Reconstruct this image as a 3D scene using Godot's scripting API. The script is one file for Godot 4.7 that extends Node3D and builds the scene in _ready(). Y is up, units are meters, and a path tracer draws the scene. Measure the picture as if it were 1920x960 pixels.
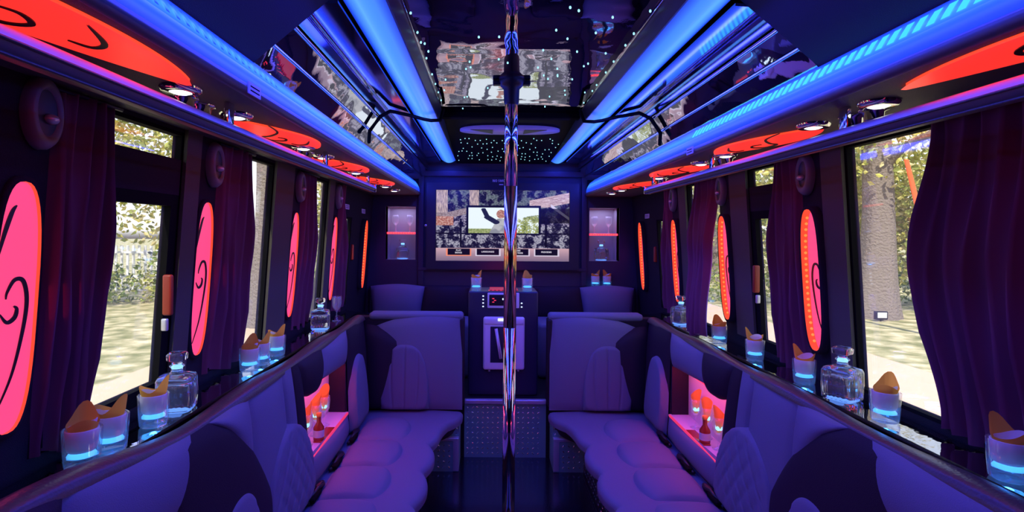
extends Node3D
# Party-bus interior. Eye at y = EYE, looking along -z; bus centreline at x = 0. Heights "h" are relative to the eye.
const EYE := 1.5
var M := {}
var rng := RandomNumberGenerator.new()

# ---------------------------------------------------------------- helpers
func V(x: float, h: float, z: float) -> Vector3:
	return Vector3(x, EYE + h, -z)

func wx(h: float) -> float:   # half width of the cabin walls (they lean in)
	return 1.141 - 0.066 * h

func lin(r: float, g: float, b: float) -> Color:
	return Color(r, g, b).linear_to_srgb()

func mb(smooth := true) -> SurfaceTool:
	var st := SurfaceTool.new()
	st.begin(Mesh.PRIMITIVE_TRIANGLES)
	st.set_smooth_group(0 if smooth else -1)
	return st

func quad(st: SurfaceTool, a: Vector3, b: Vector3, c: Vector3, d: Vector3) -> void:
	for p in [a, b, c, a, c, d]:
		st.add_vertex(p)

func hexa(st: SurfaceTool, p: Array) -> void:   # p: 0-3 bottom ring, 4-7 top ring
	st.set_smooth_group(-1)
	quad(st, p[0], p[1], p[2], p[3]); quad(st, p[7], p[6], p[5], p[4])
	for i in 4:
		var j := (i + 1) % 4
		quad(st, p[i], p[i + 4], p[j + 4], p[j])

func box(st: SurfaceTool, lo: Vector3, hi: Vector3) -> void:
	hexa(st, [Vector3(lo.x, lo.y, lo.z), Vector3(hi.x, lo.y, lo.z), Vector3(hi.x, lo.y, hi.z), Vector3(lo.x, lo.y, hi.z),
		Vector3(lo.x, hi.y, lo.z), Vector3(hi.x, hi.y, lo.z), Vector3(hi.x, hi.y, hi.z), Vector3(lo.x, hi.y, hi.z)])

func bevbox(st: SurfaceTool, c: Vector3, size: Vector3, r: float) -> void:   # box with rounded upright and level edges
	var prof := []
	for k in 5:
		var a := PI / 2 * k / 4.0
		prof.append(Vector2(size.y / 2 - r + r * sin(a), r - r * cos(a)))
	var rings := []
	for k in range(4, -1, -1):
		rings.append([-prof[k].x, prof[k].y])
	for k in 5:
		rings.append([prof[k].x, prof[k].y])
	var loop := func(inset: float) -> Array:
		var out := []
		for q in 4:
			var sx := 1.0 if q in [0, 3] else -1.0
			var sz := 1.0 if q in [0, 1] else -1.0
			for k in 4:
				var a := PI / 2 * (q + k / 3.0)
				out.append(Vector2(sx * (size.x / 2 - r) + (r - inset) * cos(a), sz * (size.z / 2 - r) + (r - inset) * sin(a)))
		return out
	st.set_smooth_group(0)
	for k in rings.size() - 1:
		var a: Array = loop.call(rings[k][1]); var b: Array = loop.call(rings[k + 1][1])
		for i in 16:
			var j := (i + 1) % 16
			quad(st, c + Vector3(a[i].x, rings[k][0], a[i].y), c + Vector3(a[j].x, rings[k][0], a[j].y), c + Vector3(b[j].x, rings[k + 1][0], b[j].y), c + Vector3(b[i].x, rings[k + 1][0], b[i].y))
	for e in [0, rings.size() - 1]:
		var a: Array = loop.call(rings[e][1])
		var m := c + Vector3(0, rings[e][0], 0)
		for i in 16:
			var j := (i + 1) % 16
			var p := c + Vector3(a[i].x, rings[e][0], a[i].y); var q := c + Vector3(a[j].x, rings[e][0], a[j].y)
			for v in ([m, q, p] if e == 0 else [m, p, q]):
				st.add_vertex(v)

func sheet(st: SurfaceTool, f: Callable, nu: int, nv: int, flip := false) -> void:   # grid of f(u, v) with uvs
	var pts := []
	for i in nu + 1:
		var row := PackedVector3Array()
		for j in nv + 1:
			row.append(f.call(float(i) / nu, float(j) / nv))
		pts.append(row)
	for i in nu:
		for j in nv:
			var k := [[i, j], [i + 1, j], [i + 1, j + 1], [i, j], [i + 1, j + 1], [i, j + 1]]
			if flip:
				k.reverse()
			for c in k:
				st.set_uv(Vector2(float(c[0]) / nu, float(c[1]) / nv))
				st.add_vertex(pts[c[0]][c[1]])

func tube(st: SurfaceTool, path: Array, r: float, seg := 8) -> void:
	st.set_smooth_group(0)
	var rings := []
	for i in path.size():
		var d: Vector3 = (path[mini(i + 1, path.size() - 1)] - path[maxi(i - 1, 0)]).normalized()
		var up := Vector3.UP if absf(d.y) < 0.9 else Vector3.RIGHT
		var a := d.cross(up).normalized(); var b := d.cross(a)
		var ring := []
		for k in seg:
			var t := TAU * k / seg
			ring.append(path[i] + (a * cos(t) + b * sin(t)) * r)
		rings.append(ring)
	for i in rings.size() - 1:
		for k in seg:
			var l := (k + 1) % seg
			quad(st, rings[i][k], rings[i + 1][k], rings[i + 1][l], rings[i][l])
	for e in [0, rings.size() - 1]:
		for k in range(1, seg - 1):
			for v in ([rings[e][0], rings[e][k], rings[e][k + 1]] if e == 0 else [rings[e][0], rings[e][k + 1], rings[e][k]]):
				st.add_vertex(v)

func lathe(st: SurfaceTool, prof: Array, seg: int, at := Vector3.ZERO, shape: Variant = null, smooth := 0) -> void:   # prof: Vector2(radius, y), upwards on the outside
	st.set_smooth_group(smooth)
	var rings := []
	for p in prof:
		var ring := []
		for k in seg:
			var a := TAU * k / seg
			var r: float = p.x * (shape.call(a, p.y) if shape != null else 1.0)
			ring.append(at + Vector3(r * cos(a), p.y, r * sin(a)))
		rings.append(ring)
	for i in rings.size() - 1:
		for k in seg:
			var l := (k + 1) % seg
			quad(st, rings[i][k], rings[i][l], rings[i + 1][l], rings[i + 1][k])

func done(st: SurfaceTool) -> ArrayMesh:
	st.generate_normals()
	return st.commit()

func numbered(called: String) -> String:
	if not has_node(NodePath(called)):
		return called
	var n := 1
	while has_node(NodePath("%s_%03d" % [called, n])):
		n += 1
	return "%s_%03d" % [called, n]

func tag(o: Node3D, label: String, category := "", group := "") -> Node3D:
	o.set_meta("label", label)
	if category: o.set_meta("category", category)
	if group: o.set_meta("group", group)
	return o

func thing(called: String, label: String, category: String, at := Vector3.ZERO, group := "") -> Node3D:
	var o := Node3D.new()
	o.name = numbered(called); add_child(o); o.position = at
	tag(o, label, category, group)
	return o

func part(called: String, st, mat: Material, parent: Node3D, label := "") -> MeshInstance3D:   # mesh given in world coordinates
	var o := MeshInstance3D.new()
	o.mesh = done(st) if st is SurfaceTool else st
	o.material_override = mat
	var base := Vector3.ZERO
	var n: Node = parent
	while n != self and n is Node3D:
		base += n.position; n = n.get_parent()
	o.name = called; parent.add_child(o, true); o.position = -base
	if label: o.set_meta("label", label)
	return o

func piece(called: String, mesh: Mesh, mat: Material, parent: Node3D, at: Transform3D) -> MeshInstance3D:   # shared mesh, placed in the parent's axes
	var o := MeshInstance3D.new()
	o.mesh = mesh; o.material_override = mat; o.name = called
	parent.add_child(o, true); o.transform = at
	return o

func struct(called: String, st, mat: Material, label: String, category: String) -> MeshInstance3D:
	var o := MeshInstance3D.new()
	o.mesh = done(st) if st is SurfaceTool else st
	o.material_override = mat; o.name = called
	add_child(o, true); o.set_meta("kind", "structure"); tag(o, label, category)
	return o

func copy(root: Node3D, at: Vector3, turn: float, label: String) -> Node3D:
	var r: Node3D = root.duplicate()
	var base := root.name.rstrip("0123456789").trim_suffix("_")
	r.name = numbered(base); add_child(r); r.position = at; r.rotation.y = turn
	r.set_meta("label", label)
	return r

func mat(c: Color, rough := 0.6, metal := 0.0) -> StandardMaterial3D:
	var m := StandardMaterial3D.new()
	m.albedo_color = c.linear_to_srgb(); m.roughness = rough; m.metallic = metal
	return m

func glow(c: Color, e := 1.0, base := Color(0.05, 0.05, 0.05)) -> StandardMaterial3D:
	var m := mat(base, 0.35)
	m.emission_enabled = true; m.emission = c.linear_to_srgb(); m.emission_energy_multiplier = e
	return m

func noise_tex(freq: float, a: Color, b: Color, size := 256, oct := 4) -> NoiseTexture2D:
	var n := FastNoiseLite.new(); n.seed = 7; n.frequency = freq; n.fractal_octaves = oct
	var t := NoiseTexture2D.new(); t.noise = n; t.width = size; t.height = size; t.seamless = true
	var g := Gradient.new(); g.set_color(0, a.linear_to_srgb()); g.set_color(1, b.linear_to_srgb()); t.color_ramp = g
	return t

func bump(m: StandardMaterial3D, freq: float, scale: float, uv := 3.0) -> StandardMaterial3D:
	m.heightmap_enabled = true; m.heightmap_scale = scale
	m.heightmap_texture = noise_tex(freq, Color.BLACK, Color.WHITE)
	m.uv1_triplanar = true; m.uv1_world_triplanar = true; m.uv1_scale = Vector3.ONE * uv
	return m

func area(called: String, at: Vector3, to: Vector3, size: Vector2, c: Color, e: float) -> void:
	var l := AreaLight3D.new()
	l.name = called; l.area_size = size; l.light_color = c.linear_to_srgb(); l.light_energy = e
	l.shadow_enabled = true; l.area_range = 12.0
	add_child(l, true)
	l.look_at_from_position(at, to, Vector3.FORWARD if absf((to - at).normalized().z) < 0.9 else Vector3.UP)

func omni(at: Vector3, c: Color, e: float, size := 0.02) -> void:
	var l := OmniLight3D.new()
	l.name = "lamp_glow"; l.light_color = c.linear_to_srgb(); l.light_energy = e; l.light_size = size
	l.omni_range = 8.0; l.omni_attenuation = 2.0; l.shadow_enabled = true
	add_child(l, true); l.position = at

func side(s: float) -> String:
	return "left" if s < 0 else "right"

# ---------------------------------------------------------------- scene
const BLUE := Color(0.035, 0.045, 1.0)
const TUBE_E := 2.3
const RAIL_E := 1.5

func _ready() -> void:
	rng.seed = 11
	set_view()
	make_materials()
	make_shell()
	make_outside()
	make_ceiling()
	make_lights()
	make_wall_fittings()
	make_curtains()
	for s in [-1.0, 1.0]:
		make_sofa(s)
	make_rear()
	make_pole()
	make_small_things()

func set_view() -> void:
	var c := Camera3D.new()
	c.name = "camera"; c.projection = Camera3D.PROJECTION_FRUSTUM; c.near = 0.05; c.far = 200.0
	c.size = 0.96 * c.near; c.frustum_offset = Vector2(0.0449, -0.0400) * c.near
	c.position = Vector3(-0.1246, EYE, 0.0); c.rotation.z = 0.00764
	add_child(c); c.current = true
	var sky_m := ProceduralSkyMaterial.new()
	sky_m.sky_top_color = lin(0.55, 0.70, 0.95); sky_m.sky_horizon_color = lin(1.0, 0.98, 0.95)
	sky_m.ground_horizon_color = lin(0.6, 0.58, 0.5); sky_m.ground_bottom_color = lin(0.25, 0.24, 0.2)
	sky_m.sky_energy_multiplier = 1.35; sky_m.ground_energy_multiplier = 0.6
	var sky := Sky.new(); sky.sky_material = sky_m
	var e := Environment.new()
	e.background_mode = Environment.BG_SKY; e.sky = sky; e.tonemap_mode = Environment.TONE_MAPPER_LINEAR
	e.tonemap_exposure = 1.0; e.sdfgi_enabled = true; e.ssao_enabled = true; e.ssil_enabled = true
	var w := WorldEnvironment.new(); w.name = "environment"; w.environment = e; add_child(w)
	var sun := DirectionalLight3D.new(); sun.name = "sun"
	sun.light_color = lin(1.0, 0.93, 0.80); sun.light_energy = 2.3; sun.light_angular_distance = 0.6; sun.shadow_enabled = true
	sun.rotation_degrees = Vector3(-48, -12, 0); add_child(sun)
	for s in [-1.0, 1.0]:
		area("tube_light", V(s * 0.463, 0.60, 2.45), V(s * 0.463, -1.0, 2.45), Vector2(0.12, 4.2), BLUE, TUBE_E)
		area("rail_light", V(s * 0.715, 0.415, 2.4), V(s * 0.0, 0.05, 2.4), Vector2(0.08, 4.3), BLUE, RAIL_E)

func make_materials() -> void:
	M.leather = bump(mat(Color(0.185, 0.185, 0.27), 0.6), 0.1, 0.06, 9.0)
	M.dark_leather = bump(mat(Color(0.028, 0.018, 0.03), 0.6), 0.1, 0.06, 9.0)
	M.dark_leather.metallic_specular = 0.3; M.leather.metallic_specular = 0.4
	M.trim_vinyl = bump(mat(Color(0.09, 0.06, 0.055), 0.33), 0.06, 0.08, 6.0)
	M.wall = bump(mat(Color(0.022, 0.017, 0.026), 0.8), 0.2, 0.15, 8.0)
	M.backwall = bump(mat(Color(0.035, 0.03, 0.06), 0.6), 0.2, 0.1, 8.0)
	M.pillar = bump(mat(Color(0.085, 0.082, 0.06), 0.85), 0.2, 0.15, 10.0)
	M.soffit = bump(mat(Color(0.10, 0.085, 0.08), 0.6), 0.2, 0.1, 8.0)
	M.navy = bump(mat(Color(0.03, 0.025, 0.06), 0.7), 0.2, 0.1, 8.0)
	M.black = mat(Color(0.012, 0.012, 0.014), 0.4)
	M.star_black = mat(Color(0.008, 0.008, 0.012), 0.3); M.star_black.metallic_specular = 0.04
	M.rubber = mat(Color(0.008, 0.008, 0.009), 0.8); M.rubber.metallic_specular = 0.15; M.wall.metallic_specular = 0.25
	M.floor = bump(mat(Color(0.012, 0.011, 0.015), 0.12), 0.1, 0.02, 4.0)
	M.chrome = mat(Color(0.85, 0.85, 0.87), 0.08, 1.0)
	M.steel = mat(Color(0.65, 0.66, 0.70), 0.35, 0.6)
	M.plate = mat(Color(0.30, 0.62, 0.58), 0.38, 0.6)
	M.tread = mat(Color(0.75, 0.95, 0.90), 0.16, 1.0)
	M.mirror = bump(mat(Color(0.62, 0.62, 0.66), 0.015, 1.0), 0.004, 0.35, 1.2)
	M.facet = bump(mat(Color(0.70, 0.70, 0.74), 0.02, 1.0), 0.006, 0.25, 1.2)
	M.streak = mat(Color(0.50, 0.50, 0.66), 0.07, 1.0)
	M.counter = bump(mat(Color(0.45, 0.43, 0.42), 0.03, 1.0), 0.02, 0.05, 2.0)
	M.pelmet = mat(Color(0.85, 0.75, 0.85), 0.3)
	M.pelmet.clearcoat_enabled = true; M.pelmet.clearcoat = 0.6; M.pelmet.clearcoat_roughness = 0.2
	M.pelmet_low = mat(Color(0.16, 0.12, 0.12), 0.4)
	M.velvet = mat(Color(0.15, 0.035, 0.075), 0.9)
	M.velvet.rim_enabled = true; M.velvet.rim = 0.35; M.velvet.rim_tint = 0.6
	M.lining = mat(Color(0.55, 0.5, 0.45), 0.9)
	M.napkin = mat(Color(1.0, 0.62, 0.07), 0.8)
	M.napkin.backlight_enabled = true; M.napkin.backlight = Color(0.9, 0.6, 0.25)
	M.napkin_white = mat(Color(0.9, 0.87, 0.87), 0.85)
	M.napkin_white.backlight_enabled = true; M.napkin_white.backlight = Color(0.8, 0.8, 0.8)
	M.white_lens = glow(Color(0.9, 0.95, 1.0), 2.0, Color(0.6, 0.6, 0.6))
	M.star = glow(Color(0.35, 0.85, 1.0), 1.6)
	M.pink = glow(Color(1.0, 0.07, 0.23), 1.0, Color(0.3, 0.03, 0.05))
	M.red = glow(Color(1.0, 0.035, 0.025), 1.0, Color(0.3, 0.02, 0.02))
	M.edge_led = glow(Color(1.0, 0.075, 0.025), 1.0, Color(0.2, 0.02, 0.02))
	M.led_dot = glow(Color(1.0, 0.20, 0.035), 1.5)
	M.red_led = glow(Color(1.0, 0.03, 0.08), 2.0)
	M.blue_led = glow(Color(0.05, 0.33, 1.0), 2.6)
	M.cyan_led = glow(Color(0.06, 0.70, 1.0), 1.1)
	M.niche = mat(Color(0.75, 0.62, 0.68), 0.3)
	M.handle_red = mat(Color(0.32, 0.035, 0.015), 0.4)
	M.sticker = mat(Color(0.75, 0.6, 0.8), 0.6)
	M.lettering = mat(Color(0.75, 0.75, 0.8), 0.6)
	M.fridge = mat(Color(0.85, 0.82, 0.88), 0.35)
	M.pink_lip = glow(Color(1.0, 0.04, 0.14), 0.8)
	M.cab = mat(Color(0.45, 0.43, 0.48), 0.5)
	M.bezel = mat(Color(0.02, 0.018, 0.03), 0.4)
	M.console = mat(Color(0.03, 0.025, 0.06), 0.4)
	M.lit_white = glow(Color(0.6, 0.75, 1.0), 1.8)
	M.deep_red = glow(Color(0.6, 0.01, 0.01), 0.6)
	M.ice_window = mat(Color(0.03, 0.03, 0.06), 0.15)
	M.brass = mat(Color(1.0, 0.74, 0.36), 0.15, 1.0)
	M.soft_led = glow(Color(0.12, 0.30, 1.0), 1.3)
	M.pale_led = glow(Color(0.20, 0.50, 1.0), 1.8)
	M.cyan_bright = glow(Color(0.25, 0.75, 1.0), 2.2)
	M.speaker = mat(Color(0.16, 0.15, 0.17), 0.45)
	M.bottle_red = mat(Color(0.35, 0.04, 0.02), 0.15)
	var g := mat(Color(1, 1, 1), 0.02); g.albedo_color.a = 0.03
	g.refraction_enabled = true; g.refraction_scale = 0.05
	M.glass = g
	var dk := mat(Color(0.9, 0.86, 0.75), 0.02); dk.albedo_color.a = 0.06
	dk.refraction_enabled = true; dk.refraction_scale = 0.033
	M.drink = dk
	var p := mat(Color(0.75, 0.78, 0.75), 0.02); p.albedo_color.a = 0.08
	p.transparency = BaseMaterial3D.TRANSPARENCY_ALPHA
	M.pane = p
	var tg := mat(Color(0.9, 0.92, 0.95), 0.03); tg.albedo_color.a = 0.10
	tg.transparency = BaseMaterial3D.TRANSPARENCY_ALPHA
	M.thin_glass = tg
	# diffusers: brighter along the middle where the strip sits behind the plastic
	for k in ["tube", "rail"]:
		var t := GradientTexture2D.new(); t.width = 8; t.height = 64; t.fill_from = Vector2(0, 0); t.fill_to = Vector2(0, 1)
		var gr := Gradient.new()
		gr.set_color(0, lin(0.01, 0.04, 0.75)); gr.set_color(1, lin(0.01, 0.05, 0.85))
		if k == "tube":
			gr.add_point(0.25, lin(0.06, 0.26, 1.0)); gr.add_point(0.6, lin(0.10, 0.40, 1.0)); gr.add_point(0.85, lin(0.04, 0.18, 0.95))
		else:
			gr.add_point(0.35, lin(0.015, 0.09, 0.95)); gr.add_point(0.7, lin(0.06, 0.34, 1.0)); gr.add_point(0.9, lin(0.03, 0.16, 0.9))
		t.gradient = gr
		var m := mat(Color(0.05, 0.08, 0.2), 0.25)
		m.emission_enabled = true; m.emission = Color.WHITE; m.emission_texture = t; m.emission_operator = BaseMaterial3D.EMISSION_OP_MULTIPLY
		m.emission_energy_multiplier = 1.0
		M[k] = m

# ---------------------------------------------------------------- shell
const WINDOWS := {-1: [[1.22, 1.750, -0.525, 0.325, true], [1.97, 2.490, -0.525, 0.325, false], [2.85, 3.330, -0.525, 0.325, false], [3.58, 3.950, -0.525, 0.12, false]],
	1: [[1.22, 1.875, -0.535, 0.325, false], [2.13, 2.570, -0.535, 0.325, true], [2.89, 3.360, -0.535, 0.325, false], [3.62, 3.990, -0.535, 0.12, false]]}
const PANELS := {-1: [1.15, 1.90, 2.78, 3.50, 4.30], 1: [2.055, 2.81, 3.545, 4.33]}

func slab(st: SurfaceTool, s: float, z0: float, z1: float, h0: float, h1: float, off := 0.0, thick := 0.035) -> void:   # a piece of leaning side wall
	var a := func(h: float, o: float, z: float) -> Vector3: return V(s * (wx(h) + o), h, z)
	hexa(st, [a.call(h0, off, z0), a.call(h0, off + thick, z0), a.call(h0, off + thick, z1), a.call(h0, off, z1),
		a.call(h1, off, z0), a.call(h1, off + thick, z0), a.call(h1, off + thick, z1), a.call(h1, off, z1)])

func make_shell() -> void:
	var st := mb(false)
	box(st, Vector3(-1.25, -0.06, -4.7), Vector3(1.25, 0.0, 1.7))
	var fl := struct("floor", st, M.floor, "dark glossy aisle floor between the two purple sofas", "floor")
	st = mb(false)
	box(st, Vector3(-1.2, 0.0, -4.66), Vector3(1.2, 0.385, -3.605))
	part("rear_platform", st, M.black, fl)
	# riser of the platform: aluminium tread plate with a nosing
	st = mb(false); box(st, Vector3(-0.275, 0.0, -3.605), Vector3(0.275, 0.37, -3.595))
	var riser := part("riser_plate", st, M.plate, fl)
	st = mb(); bevbox(st, Vector3(0, 0.378, -3.592), Vector3(0.55, 0.03, 0.04), 0.006)
	part("step_nosing", st, M.steel, fl)
	st = mb(); lozenges(st, Vector3(-0.27, 0.01, -3.5945), Vector3(1, 0, 0), Vector3(0, 1, 0), Vector3(0, 0, 1), 0.54, 0.34)
	part("tread_pattern", st, M.tread, riser).set_meta("kind", "stuff")
	for s in [-1, 1]:
		st = mb(false)
		var zs := 0.0
		var prev := -1.7
		for w in WINDOWS[s]:
			slab(st, s, prev, w[0], -1.56, 0.78)
			slab(st, s, w[0], w[1], -1.56, w[2]); slab(st, s, w[0], w[1], w[3], 0.78)
			prev = w[1]
		slab(st, s, prev, 4.8, -1.56, 0.78)
		var wall := struct("wall_" + side(s), st, M.wall, "dark padded %s side wall of the bus around the windows" % side(s), "wall")
		# fabric-covered pillar trims between window and light panel
		for w in WINDOWS[s]:
			if w[3] < 0.2:
				continue
			var zp := 9.0
			for z in PANELS[s]:
				if z > w[1] and z < zp: zp = z
			st = mb(false); slab(st, s, w[1] - 0.004, zp - 0.066, -0.5, 0.336, -0.012, 0.012)
			part("pillar_cover", st, M.pillar, wall)
		for i in 4:
			make_window(s, WINDOWS[s][i], i)
	st = mb(false)
	# back wall, built around the two display recesses
	for b in [[-1.25, -1.012, -1.56, 0.8], [1.012, 1.25, -1.56, 0.8], [-0.752, 0.752, -1.56, 0.8], [-1.012, -0.752, -1.56, -0.222], [0.752, 1.012, -1.56, -0.222], [-1.012, -0.752, 0.24, 0.8], [0.752, 1.012, 0.24, 0.8]]:
		box(st, V(b[0], b[2], 4.72), V(b[1], b[3], 4.62))
	var bw := struct("wall_back", st, M.backwall, "dark navy back wall around the television and display cabinets", "wall")
	for s in [-1.0, 1.0]:
		st = mb(); bevbox(st, V(s * 0.705, 0.05, 4.615), Vector3(0.05, 0.98, 0.03), 0.006)
		part("pilaster", st, M.backwall, bw)
	st = mb(); bevbox(st, V(0, 0.525, 4.61), Vector3(1.46, 0.05, 0.04), 0.008); part("header_rail", st, M.backwall, bw)
	st = mb(); bevbox(st, V(0, -0.30, 4.61), Vector3(1.46, 0.03, 0.03), 0.006); part("chair_rail", st, M.backwall, bw)
	st = mb(false); box(st, V(-1.25, -1.56, -1.62), V(1.25, 0.8, -1.7))
	struct("wall_front", st, M.wall, "dark front bulkhead wall behind the viewer", "wall")

func lozenges(st: SurfaceTool, o: Vector3, a: Vector3, b: Vector3, n: Vector3, w: float, h: float) -> void:
	var step := 0.034
	for i in int(w / step):
		for j in int(h / step):
			var c := o + a * (i + 0.5) * step + b * (j + 0.5) * step
			var d := (a + b).normalized() if (i + j) % 2 == 0 else (a - b).normalized()
			var e := d.cross(n)
			var p := [c - d * 0.012, c - e * 0.0045, c + d * 0.012, c + e * 0.0045]
			var top := c + n * 0.006
			for k in 4:
				st.add_vertex(p[k]); st.add_vertex(top); st.add_vertex(p[(k + 1) % 4])

func frame(st: SurfaceTool, s: float, z0: float, z1: float, h0: float, h1: float, t: float, off: float, thick: float) -> void:
	slab(st, s, z0, z1, h0, h0 + t, off, thick); slab(st, s, z0, z1, h1 - t, h1, off, thick)
	slab(st, s, z0, z0 + t, h0 + t, h1 - t, off, thick); slab(st, s, z1 - t, z1, h0 + t, h1 - t, off, thick)

func make_window(s: float, w: Array, i: int) -> void:
	var st := mb(false)
	frame(st, s, w[0], w[1], w[2], w[3], 0.012, 0.004, 0.03)
	var f := struct("window_%d" % ((1 if s < 0 else 5) + i), st, M.rubber, "black framed %s bus window, %s" % [side(s), ["nearest to the viewer", "second from the front", "third from the front", "narrow rearmost one"][i]], "window")
	if w[4]:   # small fixed pane over a hinged lower sash
		st = mb(false); slab(st, s, w[0] + 0.012, w[1] - 0.012, 0.12, 0.235, 0.0, 0.03); part("transom_bar", st, M.wall, f)
		st = mb(false); frame(st, s, w[0] + 0.012, w[1] - 0.012, w[2] + 0.012, 0.12, 0.036, 0.002, 0.03); var sash := part("sash_frame", st, M.rubber, f)
		st = mb(false); slab(st, s, w[0] + 0.048, w[1] - 0.048, w[2] + 0.048, 0.084, 0.022, 0.004); part("pane", st, M.pane, sash)
		st = mb(false); slab(st, s, w[0] + 0.012, w[1] - 0.012, 0.235, w[3] - 0.012, 0.022, 0.004); part("pane", st, M.pane, f)
		st = mb(); bevbox(st, V(s * (wx(-0.22) - 0.012), -0.20, w[1] - 0.05), Vector3(0.03, 0.13, 0.018), 0.007)
		part("emergency_handle", st, M.handle_red, f, "red emergency release handle")
		st = mb(); bevbox(st, V(s * (wx(-0.3) - 0.008), -0.295, w[1] - 0.05), Vector3(0.02, 0.04, 0.014), 0.005); part("latch", st, M.steel, f)
	else:
		st = mb(false); slab(st, s, w[0] + 0.012, w[1] - 0.012, w[2] + 0.012, w[3] - 0.012, 0.022, 0.004); part("pane", st, M.pane, f)
		if w[3] < 0.2:
			st = mb(); bevbox(st, V(s * (wx(-0.22) - 0.01), -0.14, w[1] + 0.05), Vector3(0.03, 0.12, 0.024), 0.01)
			part("emergency_handle", st, M.handle_red, f, "red emergency release handle")

# ---------------------------------------------------------------- outside
func leaf_cloud(called: String, parent: Node3D, m: Material, centres: Array, n: int, size: float, cols: Array) -> void:
	var st := mb(false)
	for p in [[Vector3(-0.5, 0, 0), Vector3(0, 0.08, 0.28), Vector3(0.5, -0.06, 0)], [Vector3(-0.5, 0, 0), Vector3(0.5, -0.06, 0), Vector3(0, 0.08, -0.28)]]:
		for v in p: st.add_vertex(v)
	var mm := MultiMesh.new()
	mm.transform_format = MultiMesh.TRANSFORM_3D; mm.use_colors = true
	mm.mesh = done(st); mm.instance_count = n
	for i in n:
		var c: Array = centres[rng.randi() % centres.size()]
		var d := Vector3(rng.randfn(), rng.randfn(), rng.randfn()).normalized() * pow(rng.randf(), 0.45)
		var b := Basis.from_euler(Vector3(rng.randf() * TAU, rng.randf() * TAU, rng.randf() * TAU)).scaled(Vector3.ONE * size * rng.randf_range(0.6, 1.3))
		mm.set_instance_transform(i, Transform3D(b, c[0] + d * c[1] - parent.position))
		mm.set_instance_color(i, cols[rng.randi() % cols.size()] * rng.randf_range(0.7, 1.2))
	var o := MultiMeshInstance3D.new()
	o.multimesh = mm; o.material_override = m; o.name = called; parent.add_child(o, true); o.set_meta("kind", "stuff")

func make_tree(label: String, at: Vector3, r: float, h: float, crown: Array, n: int, size: float, cols: Array) -> void:
	var t := thing("tree", label, "tree", at, "trees outside the windows")
	var st := mb()
	sheet(st, func(u: float, v: float) -> Vector3:
		var a := u * TAU
		var rr := r * (1.0 + 0.55 * pow(1.0 - v, 6)) * lerpf(1.0, 0.72, v) * (1.0 + 0.06 * sin(a * 5.0 + v * 3.0) + 0.03 * sin(a * 11.0))
		return at + Vector3(cos(a) * rr + 0.12 * sin(v * 4.0), v * h, sin(a) * rr), 28, 24)
	part("trunk", st, M.bark, t)
	for k in 4:
		st = mb()
		var y0 := h * (0.55 + 0.12 * k)
		var a := 1.3 + 2.1 * k
		var path := []
		for i in 7:
			var q := i / 6.0
			path.append(at + Vector3(0.12 * sin(y0 / h * 4.0) + cos(a) * q * 1.9, y0 + q * 1.5 + 0.2 * sin(q * 5.0), sin(a) * q * 1.9))
		tube(st, path, r * 0.22, 7)
		part("branch", st, M.bark, t)
	leaf_cloud("foliage", t, M.leaf, crown, n, size, cols)

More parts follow.
